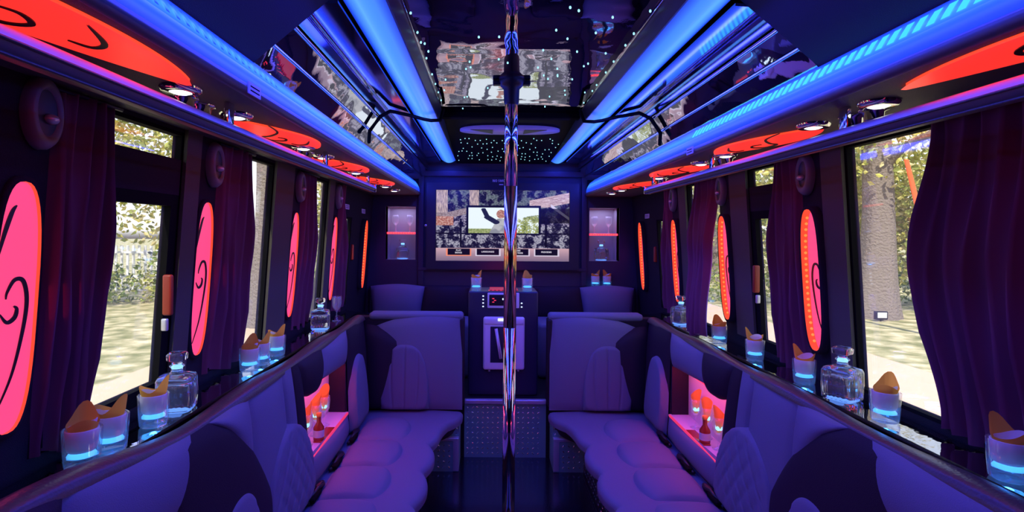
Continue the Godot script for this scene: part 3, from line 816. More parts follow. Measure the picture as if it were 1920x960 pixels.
# ---------------------------------------------------------------- curtains
func curtain(label: String, s: float, za: Array, zb: Array, h1: float, x_in: Array, pleats: int, mid := 0.0) -> void:
	# za / zb: near and far edge at top, middle and bottom; x_in: distance in from the wall at top, middle and bottom
	var t := thing("curtain", label, "curtain", V(s * 1.12, h1, (za[0] + zb[0]) / 2), "purple velvet window curtains")
	var q := func(a: Array, v: float) -> float:
		return lerpf(lerpf(a[0], a[1], smoothstep(0, 1, v * 2.0)), a[2], smoothstep(0, 1, maxf(v * 2.0 - 1.0, 0.0)))
	var f := func(u: float, v: float, o: float) -> Vector3:
		var h := lerpf(0.325, h1 + 0.012 * sin(u * 9.0), v)
		var z := lerpf(q.call(za, v), q.call(zb, v), u + 0.012 * sin(u * pleats * TAU * 0.5 + v * 2.0))
		var amp := 0.024 * (0.6 + 0.4 * v)
		var ph := u * pleats * TAU + 0.7 * sin(v * 2.3 + u * 5.0)
		var x: float = wx(h) - q.call(x_in, v) - amp * (1.0 - pow(absf(cos(ph * 0.5)), 0.8) * 2.0) + 0.008 * sin(u * 23.0 + v * 6.0)
		return V(s * (x + o), h, z)
	var st := mb()
	sheet(st, func(u: float, v: float) -> Vector3: return f.call(u, v, 0.0), pleats * 12, 36, s < 0)
	part("drape", st, M.velvet, t)
	st = mb()
	sheet(st, func(u: float, v: float) -> Vector3: return f.call(u, v, 0.006), pleats * 12, 36, s > 0)
	part("lining", st, M.lining, t)
	st = mb(); tube(st, [V(s * (wx(0.326) - x_in[0]), 0.326, za[0] - 0.02), V(s * (wx(0.326) - x_in[0]), 0.326, zb[0] + 0.02)], 0.006, 8); part("heading_rod", st, M.black, t)

func make_curtains() -> void:
	curtain("purple velvet curtain beside the nearest left glowing panel", -1, [1.215, 1.215, 1.22], [1.405, 1.42, 1.40], -0.53, [0.014, 0.014, 0.008], 5)
	curtain("purple velvet curtain gathered between second left panel and pale tree trunk", -1, [1.965, 1.95, 1.94], [2.22, 2.27, 2.30], -0.53, [0.014, 0.014, 0.008], 5)
	curtain("purple velvet curtain beside the third left panel and small decanter", -1, [2.85, 2.84, 2.82], [3.07, 3.12, 3.16], -0.53, [0.014, 0.010, -0.004], 4)
	curtain("narrow purple velvet curtain before the rear left window", -1, [3.57, 3.56, 3.54], [3.66, 3.80, 3.84], -0.53, [0.014, 0.014, 0.008], 3)
	curtain("wide purple velvet curtain at the front right hanging over the counter", 1, [1.10, 1.12, 1.13], [1.485, 1.60, 1.525], -0.545, [0.02, 0.02, 0.012], 8)
	curtain("purple velvet curtain left of the nearest right glowing panel", 1, [2.125, 2.12, 2.13], [2.30, 2.38, 2.39], -0.545, [0.016, 0.016, 0.010], 5)
	curtain("purple velvet curtain swept aside over the right sofa back", 1, [2.90, 2.84, 2.66], [3.19, 3.10, 2.88], -0.505, [0.016, 0.10, 0.225], 5)
	curtain("narrow purple velvet curtain before the rear right window", 1, [3.63, 3.62, 3.60], [3.74, 3.84, 3.90], -0.53, [0.016, 0.016, 0.010], 3)

# ---------------------------------------------------------------- sofas
const SEAT := 0.35

func xb(y: float) -> float:   # front of the side backrest
	return 0.915 + 0.035 * (y - SEAT) / 0.6

func patch(fn: Callable, lo: Callable, hi: Callable, nu: int, nv: int, base: float, amp: float, quilt := 0, flip := false) -> SurfaceTool:
	# an upholstered panel between two curves of the (along, up) plane, puffed out of it; quilt 1 = diamonds, 2 = fan seams
	var st := mb()
	sheet(st, func(u: float, v: float) -> Vector3:
		var a: Vector2 = lo.call(u); var b: Vector2 = hi.call(u)
		var p := a.lerp(b, v)
		var e := pow(maxf(sin(PI * u), 0.0), 0.45) * pow(maxf(sin(PI * v), 0.0), 0.45)
		var o := base * minf(1.0, e * 3.0) + amp * e
		if quilt == 1:
			var d1 := absf(fposmod((p.x + p.y * 0.8) / 0.085, 1.0) - 0.5) * 2.0
			var d2 := absf(fposmod((p.x - p.y * 0.8) / 0.085, 1.0) - 0.5) * 2.0
			o -= 0.009 * (pow(maxf(d1, 0.0), 7.0) + pow(maxf(d2, 0.0), 7.0)) * e
		elif quilt == 2:
			for k in 3:
				var c := 0.25 + 0.25 * k
				o -= 0.009 * exp(-pow((u - c - 0.10 * (c - 0.5) * (1.0 - v) * 6.0 * (v - 0.2)) / 0.014, 2.0)) * e
		return fn.call(p.x, p.y, o), nu, nv, flip)
	return st

func rect_patch(fn: Callable, a0: float, a1: float, y0: float, y1: float, base: float, amp: float, flip := false) -> SurfaceTool:
	return patch(fn, func(u: float) -> Vector2: return Vector2(lerpf(a0, a1, u), y0), func(u: float) -> Vector2: return Vector2(lerpf(a0, a1, u), y1), 18, 14, base, amp, 0, flip)

func seat_front(z: float) -> float:
	var c := 0.447 - 0.045 * pow(absf(sin(PI * (z - 2.31) / 0.33)), 0.7)
	if z > 3.12:
		c = lerpf(c, 0.285, smoothstep(3.12, 3.48, z))
	return c

func pad_front(z: float) -> float:
	return 0.625 - 0.062 * pow(absf(sin(PI * (z - 2.31) / 0.33)), 0.55)

func make_sofa(s: float) -> void:
	var t := thing("sofa", "%s purple leather bench sofa curving along the windows with scalloped seat" % side(s), "sofa", Vector3(s * 0.7, 0, -2.0), "facing bench sofas")
	var fl := s > 0
	var RZ := 3.50
	var lift := func(z: float) -> float: return (0.07 * (1.0 - smoothstep(0.85, 1.55, z)) if s < 0 else 0.0)
	var wall := func(a: float, y: float, o: float) -> Vector3: return Vector3(s * (xb(y) - o), y + lift.call(a) * smoothstep(0.70, 0.93, y), -a)
	var ret := func(a: float, y: float, o: float) -> Vector3: return Vector3(s * a, y, -(RZ + 0.05 * (y - SEAT) / 0.6 - o))
	var TOP := 0.935
	# core of the backrest, open where the lit niches are
	var core := func(st: SurfaceTool, z0: float, z1: float, y0: float, y1: float) -> void:
		hexa(st, [Vector3(s * (xb(y0) + 0.006), y0, -z0), Vector3(s * 1.015, y0, -z0), Vector3(s * 1.015, y0, -z1), Vector3(s * (xb(y0) + 0.006), y0, -z1),
			Vector3(s * (xb(y1) + 0.006), y1, -z0), Vector3(s * 1.015, y1, -z0), Vector3(s * 1.015, y1, -z1), Vector3(s * (xb(y1) + 0.006), y1, -z1)])
	var N0 := 2.34; var N1 := 3.06; var M0 := 0.74; var M1 := 1.46
	var B := 0.47; var C := 0.785   # bottom and top of the niches
	var st := mb(false)
	core.call(st, -0.6, M0, 0.0, TOP); core.call(st, M1, N0, 0.0, TOP); core.call(st, N1, RZ, 0.0, TOP)
	for q in [[M0, M1], [N0, N1]]:
		core.call(st, q[0], q[1], 0.0, B); core.call(st, q[0], q[1], C, TOP)
	box(st, Vector3(s * 1.015, 0.39, -RZ - 0.15), Vector3(s * 0.295, 0.945, -RZ - 0.055))
	part("backrest_frame", st, M.dark_leather, t)
	var lin2 := func(a0: float, y0: float, a1: float, y1: float) -> Callable: return func(u: float) -> Vector2: return Vector2(lerpf(a0, a1, u), lerpf(y0, y1, u))
	var arch := func(a0: float, a1: float, yb: float, yt: float, p: float) -> Callable:
		return func(u: float) -> Vector2: return Vector2(lerpf(a0, a1, u), yb + (yt - yb) * pow(maxf(1.0 - pow(absf(2.0 * u - 1.0), 2.2), 0.0), p))
	for near in [false, true]:
		var a := M0 if near else N0
		var b := M1 if near else N1
		# pale and dark pieces over the niche, sill under it, dark strip on its near side
		part("back_panel", patch(wall, lin2.call(a + 0.26, C - 0.005, b, C - 0.03), lin2.call(a + 0.30, TOP, b + 0.05, TOP), 18, 12, 0.0, 0.040, 0, fl), M.leather, t)
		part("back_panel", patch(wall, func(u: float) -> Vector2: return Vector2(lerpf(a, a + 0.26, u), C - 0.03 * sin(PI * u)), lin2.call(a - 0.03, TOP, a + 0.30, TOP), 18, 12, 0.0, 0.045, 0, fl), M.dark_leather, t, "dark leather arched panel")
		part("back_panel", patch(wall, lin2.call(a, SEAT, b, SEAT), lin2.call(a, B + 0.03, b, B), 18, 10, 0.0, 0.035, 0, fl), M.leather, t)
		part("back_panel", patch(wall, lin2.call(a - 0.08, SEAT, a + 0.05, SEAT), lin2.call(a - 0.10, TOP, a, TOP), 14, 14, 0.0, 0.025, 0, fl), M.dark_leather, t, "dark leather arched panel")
		# pale seam strip, two pale pieces and the quilted insert
		part("back_panel", patch(wall, lin2.call(a - 0.18, SEAT, a - 0.08, SEAT), lin2.call(a - 0.20, TOP, a - 0.10, TOP), 12, 14, 0.0, 0.028, 0, fl), M.leather, t)
		part("back_panel", patch(wall, lin2.call(a - 0.50, SEAT, a - 0.18, SEAT), lin2.call(a - 0.50, TOP, a - 0.20, TOP), 20, 14, 0.0, 0.034, 0, fl), M.leather, t)
		part("quilted_insert", patch(wall, lin2.call(a - 0.46, SEAT, a + 0.03, SEAT), arch.call(a - 0.46, a + 0.02, 0.45, 0.735, 0.55), 48, 40, 0.035, 0.024, 1, fl), M.leather, t, "diamond quilted leather insert")
	# dark arch beyond the near niche, with the pale piece behind its far shoulder
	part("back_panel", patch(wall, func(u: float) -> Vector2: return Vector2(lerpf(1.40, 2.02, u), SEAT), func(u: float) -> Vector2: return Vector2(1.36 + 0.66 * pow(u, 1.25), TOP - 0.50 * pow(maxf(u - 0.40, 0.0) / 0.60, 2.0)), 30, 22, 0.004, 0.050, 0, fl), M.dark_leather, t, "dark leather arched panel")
	part("back_panel", patch(wall, func(u: float) -> Vector2: return Vector2(lerpf(1.62, 1.84, u), lerpf(TOP - 0.03, 0.62, pow(u, 1.4))), lin2.call(1.58, TOP, 1.84, TOP), 18, 14, 0.0, 0.036, 0, fl), M.leather, t)
	part("back_insert", patch(wall, lin2.call(1.50, SEAT, 1.80, SEAT), arch.call(1.50, 1.80, 0.45, 0.70, 0.5), 24, 18, 0.045, 0.022, 0, fl), M.leather, t)
	# dark arch and pale insert in the corner
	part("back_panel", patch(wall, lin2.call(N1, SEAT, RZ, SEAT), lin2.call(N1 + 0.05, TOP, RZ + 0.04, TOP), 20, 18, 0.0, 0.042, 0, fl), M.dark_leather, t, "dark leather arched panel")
	part("back_insert", patch(wall, lin2.call(N1 + 0.01, SEAT, 3.40, SEAT), arch.call(N1 + 0.01, 3.38, 0.45, 0.79, 0.5), 24, 18, 0.04, 0.022, 0, fl), M.leather, t)
	# return backrest facing the front of the bus: pale surround with a fan-stitched insert
	part("back_panel", patch(ret, func(u: float) -> Vector2: return Vector2(lerpf(0.86, 0.285, u), SEAT), func(u: float) -> Vector2: return Vector2(lerpf(0.86, 0.292, u), 0.960 + 0.012 * sin(PI * u) - 0.07 * pow(1.0 - u, 3.0)), 28, 20, 0.0, 0.055, 0, not fl), M.leather, t)
	part("back_panel", patch(ret, func(u: float) -> Vector2: return Vector2(lerpf(0.945, 0.80, u), SEAT), func(u: float) -> Vector2: return Vector2(lerpf(0.945, 0.68, u), 0.90 - 0.10 * u * u), 20, 16, 0.02, 0.07, 0, not fl), M.dark_leather, t, "dark leather arched panel")
	part("back_insert", patch(ret, func(u: float) -> Vector2: return Vector2(lerpf(0.82, 0.50, u), SEAT), func(u: float) -> Vector2: return Vector2(lerpf(0.82, 0.50, u), 0.50 + 0.29 * pow(maxf(1.0 - pow(absf(2.0 * u - 1.0), 2.6), 0.0), 0.5)), 60, 24, 0.055, 0.016, 2, not fl), M.leather, t, "fan stitched leather insert")
	st = mb(); bevbox(st, Vector3(s * 0.60, 0.952, -RZ - 0.10), Vector3(0.63, 0.05, 0.12), 0.024); part("return_cap", st, M.leather, t)
	st = mb(); bevbox(st, Vector3(s * 0.292, 0.65, -RZ - 0.09), Vector3(0.03, 0.58, 0.12), 0.012); part("return_end", st, M.dark_leather, t)
	# rolled top trim
	st = mb()
	sheet(st, func(u: float, v: float) -> Vector3:
		var a := PI * v
		var z := lerpf(-0.6, 3.56, u)
		var wv := sin((z - 0.95) * TAU / 0.80)
		return Vector3(s * (0.985 - (0.040 + 0.006 * wv) * cos(a)), 0.926 + lift.call(z) + (0.026 + 0.007 * wv) * sin(a), -z), 80, 8, fl)
	part("top_trim", st, M.trim_vinyl, t)
	# seat
	st = mb()
	sheet(st, func(u: float, v: float) -> Vector3:
		var z := lerpf(-0.5, RZ + 0.01, u)
		var f := seat_front(z)
		if v < 0.75:
			var q := v / 0.75
			return Vector3(s * lerpf(0.93, f + 0.03, q), SEAT - 0.015 + 0.012 * sin(PI * q), -z)
		var a := (v - 0.75) / 0.25 * PI * 0.62
		return Vector3(s * (f + 0.03 - 0.035 * sin(a)), SEAT - 0.047 + 0.032 * cos(a) - 0.03 * maxf(a - 1.57, 0.0), -z), 150, 20, not fl)
	part("seat", st, M.leather, t)
	st = mb()
	sheet(st, func(u: float, v: float) -> Vector3:
		var z := lerpf(-0.5, RZ + 0.01, u)
		return Vector3(s * (seat_front(z) + lerpf(0.006, 0.05, v)), SEAT + lerpf(-0.06, -0.13, v), -z), 150, 2, not fl)
	part("seat_skirt", st, M.dark_leather, t)
	var k := 0
	for zc in [0.33, 0.66, 0.99, 1.32, 1.65, 1.98, 2.31, 2.64, 2.97]:
		var z0: float = zc; var z1: float = zc + (0.33 if zc < 2.9 else 0.36)
		st = mb()
		sheet(st, func(u: float, v: float) -> Vector3:
			var z := lerpf(z0 + 0.004, z1 - 0.004, u)
			var x := lerpf(0.865, pad_front(z) + 0.004, v)
			var e := pow(maxf(sin(PI * u), 0.0), 0.4) * pow(maxf(sin(PI * v), 0.0), 0.4)
			return Vector3(s * x, SEAT - 0.012 + 0.048 * e, -z), 20, 20, not fl)
		part("seat_pad", st, M.leather, t)
		if k >= 2:
			var c := Vector3(s * 0.88, SEAT + 0.005, -(zc + 0.1))
			st = mb()
			tube(st, [c + Vector3(0, 0, -0.05), c + Vector3(-s * 0.02, 0.012, 0.0), c + Vector3(-s * 0.012, 0.02, 0.05), c + Vector3(0.0, 0.0, 0.16)], 0.009, 6)
			var bl := part("seat_belt", st, M.black, t)
			st = mb(); bevbox(st, c, Vector3(0.028, 0.035, 0.06), 0.008); part("buckle", st, M.black, bl)
			st = mb(); bevbox(st, c + Vector3(-s * 0.014, 0.006, 0.10), Vector3(0.03, 0.02, 0.10), 0.006); part("clasp", st, M.rubber, bl)
		k += 1
	# base, kick plates and plinth of tread plate
	st = mb(false); box(st, Vector3(s * 1.015, 0.0, -3.42), Vector3(s * 0.49, 0.27, 0.5)); part("base", st, M.black, t)
	st = mb(); lozenges(st, Vector3(s * 0.4895, 0.01, -3.37), Vector3(0, 0, 1), Vector3(0, 1, 0), Vector3(-s, 0, 0), 2.6, 0.24)
	part("kick_pattern", st, M.tread, t).set_meta("kind", "stuff")
	st = mb(false); box(st, Vector3(s * 1.015, 0.205, -3.42), Vector3(s * 0.30, 0.30, -3.60)); var kp := part("return_base", st, M.plate, t)
	st = mb(); lozenges(st, Vector3(s * 0.30 if s > 0 else -0.47, 0.205, -3.4195), Vector3(1, 0, 0), Vector3(0, 1, 0), Vector3(0, 0, 1), 0.18, 0.09); part("tread_pattern", st, M.tread, kp).set_meta("kind", "stuff")
	st = mb(false); box(st, Vector3(s * 0.5, 0.0, -3.375), Vector3(s * 0.30, 0.2, -3.60)); var pl := part("plinth", st, M.plate, t)
	st = mb(); lozenges(st, Vector3(s * 0.345 if s > 0 else -0.48, 0.01, -3.3745), Vector3(1, 0, 0), Vector3(0, 1, 0), Vector3(0, 0, 1), 0.14, 0.17); part("tread_pattern", st, M.tread, pl).set_meta("kind", "stuff")
	st = mb(); bevbox(st, Vector3(s * 0.40, 0.202, -3.39), Vector3(0.20, 0.02, 0.04), 0.004); part("edge_angle", st, M.steel, pl)
	st = mb(); bevbox(st, Vector3(s * 0.318, 0.10, -3.374), Vector3(0.036, 0.19, 0.006), 0.002); part("edge_angle", st, M.steel, pl)
	make_niche(t, s, N0, N1, B, C); make_niche(t, s, M0, M1, B, C)
	# counter behind the backrest, widening round the rear corner
	st = mb(false)
	var pts := [Vector2(1.034, -0.6), Vector2(1.034, 3.50)]
	for i in 9: pts.append(Vector2(1.034 - 0.46 * i / 8.0, 3.675))
	for i in 9:
		var a := PI / 2 * i / 8.0
		pts.append(Vector2(0.56 + 0.60 * sin(a), 3.70 + 0.22 * (1.0 - cos(a))))
	pts.append(Vector2(1.168, -0.6))
	var poly := PackedVector2Array(pts)
	var tri := Geometry2D.triangulate_polygon(poly)
	for i in range(0, tri.size(), 3):
		for y in [0.945, 0.92]:
			var c := [0, 1, 2] if y > 0.93 else [2, 1, 0]
			for j in c: st.add_vertex(Vector3(s * poly[tri[i + j]].x, y, -poly[tri[i + j]].y))
	for i in poly.size():
		var p := poly[i]; var q := poly[(i + 1) % poly.size()]
		quad(st, Vector3(s * p.x, 0.92, -p.y), Vector3(s * p.x, 0.945, -p.y), Vector3(s * q.x, 0.945, -q.y), Vector3(s * q.x, 0.92, -q.y))
	var ct := thing("counter", "dark mirror-polished drinks counter under the %s windows" % side(s), "counter", Vector3(s * 1.09, 0.92, -1.5), "window drinks counters")
	part("top", st, M.counter, ct)

func make_niche(sofa: Node3D, s: float, z0: float, z1: float, b: float, c: float) -> void:
	var zm := (z0 + z1) / 2
	var st := mb(false)
	box(st, Vector3(s * 1.03, b + 0.008, -z1), Vector3(s * 1.04, c, -z0)); var t := part("drinks_recess", st, M.niche, sofa, "pink lit drinks recess")
	st = mb(false); box(st, Vector3(s * 0.918, b, -z1), Vector3(s * 1.04, b + 0.008, -z0)); part("shelf", st, M.niche, t)
	st = mb(false); box(st, Vector3(s * 0.945, c - 0.008, -z1), Vector3(s * 1.03, c, -z0)); part("lid", st, M.dark_leather, t)
	for z in [z0 + 0.004, z1 - 0.004]:
		st = mb(false); box(st, Vector3(s * 0.935, b + 0.008, -z - 0.004), Vector3(s * 1.03, c - 0.008, -z + 0.004)); part("cheek", st, M.dark_leather, t)
	st = mb(); bevbox(st, Vector3(s * 0.955, c - 0.014, -zm), Vector3(0.012, 0.012, z1 - z0 - 0.04), 0.003); part("light_strip", st, M.red_led, t)
	st = mb(); bevbox(st, Vector3(s * 0.915, b + 0.010, -zm), Vector3(0.012, 0.012, z1 - z0 - 0.06), 0.004); part("lip", st, M.pink_lip, t)
	area("niche_light", Vector3(s * 0.968, c - 0.024, -zm), Vector3(s * 0.995, b, -zm), Vector2(0.05, z1 - z0 - 0.08), Color(1.0, 0.14, 0.50), 0.062)
	area("niche_spill", Vector3(s * 0.955, c - 0.030, -zm), Vector3(s * 0.62, SEAT, -zm), Vector2(0.03, z1 - z0 - 0.08), Color(1.0, 0.03, 0.10), 0.065)

# ---------------------------------------------------------------- rear of the bus
func make_rear() -> void:
	var st: SurfaceTool
	for s in [-1.0, 1.0]:
		var t := thing("rear_bench", "%s rear bench with pale and dark leather back cushions under the screen" % side(s), "bench", Vector3(s * 0.7, 0.385, -4.4), "rear benches")
		st = mb(); bevbox(st, Vector3(s * 0.70, 0.60, -4.33), Vector3(0.86, 0.42, 0.42), 0.03); part("seat", st, M.leather, t)
		var fn := func(a: float, y: float, o: float) -> Vector3: return Vector3(s * a, y, -(4.54 - o))
		part("back_cushion", patch(fn, func(u: float) -> Vector2: return Vector2(lerpf(1.10, 0.70, u), 0.80), func(u: float) -> Vector2: return Vector2(lerpf(1.12, 0.66, u), 1.055 + 0.02 * sin(PI * u)), 20, 14, 0.01, 0.06, 0, s < 0), M.leather, t, "pale leather back cushion")
		part("back_cushion", patch(fn, func(u: float) -> Vector2: return Vector2(lerpf(0.70, 0.27, u), 0.80), func(u: float) -> Vector2: return Vector2(lerpf(0.66, 0.30, u), 1.05 + 0.015 * sin(PI * u)), 20, 14, 0.01, 0.05, 0, s < 0), M.dark_leather, t, "dark leather back cushion")
		st = mb(); bevbox(st, Vector3(s * 0.70, 0.93, -4.58), Vector3(0.88, 0.26, 0.08), 0.02); part("back_frame", st, M.dark_leather, t)
		# display recess with a red lit glass shelf
		var c := thing("display_cabinet", "recessed glass display cabinet with red lit shelf on the %s of the screen" % side(s), "cabinet", V(s * 0.882, -0.22, 4.7), "display cabinets beside the screen")
		st = mb(false); box(st, V(s * 0.752, -0.222, 4.86), V(s * 1.012, 0.24, 4.85)); part("back_panel", st, M.cab, c)
		st = mb(false); box(st, V(s * 0.744, -0.23, 4.86), V(s * 0.752, 0.248, 4.63)); part("cheek", st, M.cab, c)
		st = mb(false); box(st, V(s * 1.012, -0.23, 4.86), V(s * 1.02, 0.248, 4.63)); part("cheek", st, M.cab, c)
		st = mb(false); box(st, V(s * 0.752, 0.24, 4.86), V(s * 1.012, 0.248, 4.63)); part("top_board", st, M.cab, c)
		st = mb(false); box(st, V(s * 0.752, -0.23, 4.86), V(s * 1.012, -0.222, 4.63)); part("bottom_board", st, M.cab, c)
		st = mb(false); box(st, V(s * 0.754, 0.004, 4.84), V(s * 1.01, 0.012, 4.66)); part("glass_shelf", st, M.pane, c)
		st = mb(); bevbox(st, V(s * 0.882, 0.008, 4.652), Vector3(0.25, 0.018, 0.012), 0.004); part("shelf_light", st, M.red_led, c)
		for k in 11:
			st = mb(); bevbox(st, V(s * (0.772 + 0.022 * k), 0.008, 4.645), Vector3(0.008, 0.008, 0.004), 0.0015); part("led_dot", st, M.led_dot, c)
		area("cabinet_light", V(s * 0.882, 0.225, 4.74), V(s * 0.882, -0.2, 4.78), Vector2(0.2, 0.12), Color(0.45, 0.42, 0.85), 0.045)
		area("cabinet_glow", V(s * 0.882, 0.03, 4.72), V(s * 0.882, 0.2, 4.80), Vector2(0.22, 0.05), Color(1.0, 0.05, 0.10), 0.006)
	make_screen()
	make_console()

func text(words: String, size: float, m: Material, parent: Node3D, at: Vector3, called := "lettering") -> void:
	var tm := TextMesh.new()
	var f := SystemFont.new(); f.font_names = PackedStringArray(["Droid Sans"]); f.font_weight = 700
	tm.font = f; tm.text = words; tm.font_size = 32; tm.pixel_size = size / 32.0; tm.depth = 0.002; tm.curve_step = 2.0
	var o := MeshInstance3D.new()
	o.mesh = tm; o.material_override = m; o.name = called
	parent.add_child(o, true); o.position = at - parent.position

func make_screen() -> void:
	var t := thing("television", "large flat screen showing a forest film menu on the back wall", "television", V(0, -0.22, 4.6))
	var st := mb(false)
	for b in [[-0.655, -0.575, -0.30, 0.445], [0.575, 0.655, -0.30, 0.445], [-0.575, 0.575, 0.382, 0.445], [-0.575, 0.575, -0.30, -0.226]]:
		box(st, V(b[0], b[2], 4.61), V(b[1], b[3], 4.572))
	part("bezel", st, M.bezel, t)
	st = mb(false); box(st, V(-0.58, -0.23, 4.615), V(0.58, 0.386, 4.60)); part("casing", st, M.black, t)
	var W := 384; var H := 204
	var im := Image.create(W, H, false, Image.FORMAT_RGB8)
	var n := FastNoiseLite.new(); n.seed = 3; n.frequency = 0.032; n.fractal_octaves = 4
	var n2 := FastNoiseLite.new(); n2.seed = 9; n2.frequency = 0.12; n2.fractal_octaves = 3
	var put := func(c: Color, q: float) -> Color: return Color(c.r * q, c.g * q, c.b * q)
	for y in H:
		for x in W:
			var u := float(x) / W; var v := float(y) / H
			var a := n.get_noise_2d(x, y); var b := n2.get_noise_2d(x, y * 1.6)
			var c := Color(0.07, 0.06, 0.17).lerp(Color(0.64, 0.60, 0.70), clampf(smoothstep(-0.22, 0.36, a) * (0.85 + 1.3 * b) + 0.5 * maxf(b, 0.0), 0.0, 1.0))
			if v < 0.35: c = c.lerp(Color(0.30, 0.38, 0.36), 0.6 * smoothstep(-0.1, 0.2, a))
			if v > 0.5: c = c.lerp(Color(0.70, 0.72, 0.74), 0.45 * smoothstep(0.02, 0.25, a + 0.5 * b))
			if (u < 0.085 and v < 0.32) or (absf(u - 0.285) < 0.035 and v < 0.26):   # tree trunks
				c = Color(0.55, 0.48, 0.50).lerp(Color(0.85, 0.75, 0.72), clampf(0.5 + n2.get_noise_2d(x * 3.0, y * 0.4) * 1.2, 0, 1))
			if absf(v - 0.36 + 0.26 * maxf(u - 0.08, 0.0) * 1.8) < 0.045 and u < 0.24: c = Color(0.68, 0.62, 0.64).lerp(Color(0.5, 0.42, 0.42), clampf(0.5 + b, 0, 1))   # roots
			if v > 0.37 and v < 0.50 and u < 0.13: c = Color(0.66, 0.40, 0.34).lerp(Color(0.85, 0.7, 0.66), clampf(0.3 + b * 1.5, 0, 1))
			if u > 0.70 and v < 0.24 and absf(v - 0.16 + (u - 0.84) * 0.38) < 0.075: c = Color(0.62, 0.48, 0.48).lerp(Color(0.92, 0.84, 0.86), clampf(0.5 + n2.get_noise_2d(x * 0.5 + y * 3.0, y * 2.0), 0, 1))   # planks
			if absf(v - 0.21 - (u - 0.86) * 1.35) < 0.022 and u > 0.86: c = Color(0.85, 0.82, 0.92)
			if u > 0.78 and v > 0.25 and v < 0.46: c = put.call(c, 0.35)
			if (absf(u - 0.185) < 0.006 or absf(u - 0.825) < 0.008) and v > 0.40 and v < 0.80: c = Color(0.05, 0.04, 0.12)
			if v > 0.60 and v < 0.62: c = Color(0.06, 0.05, 0.14)
			# picture within the picture
			if u > 0.225 and u < 0.785 and v > 0.215 and v < 0.625: c = Color(0.05, 0.04, 0.13)
			if u > 0.24 and u < 0.77 and v > 0.245 and v < 0.605:
				c = Color(0.93, 0.98, 1.0)
				if v > 0.44 - 0.10 * sin((u - 0.55) * 6.0) and u > 0.58 and a + b > -0.25: c = Color(0.35, 0.42, 0.22).lerp(Color(0.72, 0.74, 0.46), clampf(0.5 + b * 1.4, 0, 1))
				if v > 0.54 and u < 0.44: c = Color(0.48, 0.55, 0.30).lerp(Color(0.68, 0.70, 0.5), clampf(0.5 + b * 1.4, 0, 1))
				if v > 0.40 and absf(u - 0.50) < 0.035 + 0.30 * (v - 0.38): c = Color(0.55, 0.56, 0.60).lerp(Color(0.72, 0.72, 0.74), clampf(0.5 + a * 2.0, 0, 1))   # jacket
				var arm := Vector2(u, v)
				if Geometry2D.get_closest_point_to_segment(arm, Vector2(0.355, 0.27), Vector2(0.385, 0.38)).distance_to(arm) < 0.018 or Geometry2D.get_closest_point_to_segment(arm, Vector2(0.385, 0.38), Vector2(0.45, 0.45)).distance_to(arm) < 0.026: c = Color(0.13, 0.14, 0.26)
				if Vector2((u - 0.485) * 1.9, v - 0.335).length() < 0.062: c = Color(0.62, 0.40, 0.36).lerp(Color(0.80, 0.6, 0.55), clampf(0.5 + b * 2.0, 0, 1))
			# menu strip with four buttons
			if v > 0.815:
				c = Color(0.82, 0.66, 0.70).lerp(Color(0.50, 0.42, 0.52), clampf((v - 0.815) / 0.185, 0, 1))
			for k in 4:
				var bx: float = [0.075, 0.295, 0.515, 0.735][k]
				var inside := u > bx and u < bx + 0.19 and v > 0.825 and v < 0.93
				if inside: c = Color(0.95, 0.55, 0.45) if k == 0 else Color(0.85, 0.80, 0.88)
				if u > bx + 0.012 and u < bx + 0.178 and v > 0.825 and v < 0.912: c = Color(0.06, 0.04, 0.12)
			im.set_pixel(x, y, c)
	var m := mat(Color(0.01, 0.01, 0.01), 0.2)
	m.emission_enabled = true; m.emission = Color.WHITE; m.emission_operator = BaseMaterial3D.EMISSION_OP_MULTIPLY
	m.emission_texture = ImageTexture.create_from_image(im); m.emission_energy_multiplier = 1.0
	st = mb(false)
	sheet(st, func(u: float, v: float) -> Vector3: return V(lerpf(-0.572, 0.572, u), lerpf(0.382, -0.226, v), 4.585), 1, 1)
	part("picture", st, m, t)
	var wm := glow(Color(0.8, 0.75, 0.85), 0.9)
	for a in [["PLAY", 0.17, 0.851], ["MOVIE", 0.17, 0.885], ["LANGUAGES", 0.39, 0.870], ["SCENE", 0.61, 0.851], ["SELECTION", 0.61, 0.885], ["PREVIEWS", 0.83, 0.870]]:
		text(a[0], 0.019, wm, t, V(lerpf(-0.572, 0.572, a[1]), lerpf(0.382, -0.226, a[2]), 4.582))
	area("screen_light", V(0, 0.08, 4.575), V(0, 0.08, 3.0), Vector2(1.1, 0.58), Color(0.75, 0.75, 0.85), 0.03)
	var ns := thing("sign", "white no smoking lettering above the television behind the pole", "sign", V(0.0, 0.46, 4.60))
	text("NO SMOKING", 0.028, M.lettering, ns, V(0.0, 0.462, 4.568))
	for x in [-0.015, 0.10]:
		st = mb(); bevbox(st, V(x, 0.43, 4.570), Vector3(0.035, 0.008, 0.003), 0.001); part("white_mark", st, M.lettering, ns)
	st = mb(); lathe(st, [Vector2(0.001, 0.008), Vector2(0.010, 0.006), Vector2(0.012, 0.0)], 12)
	var kn := thing("lock_button", "small round steel lock left of the television frame", "lock", V(-0.66, 0.075, 4.60))
	var ms := done(st)
	piece("button", ms, M.steel, kn, Transform3D(Basis(Vector3.RIGHT, PI / 2), Vector3(0, 0, 0.03)))

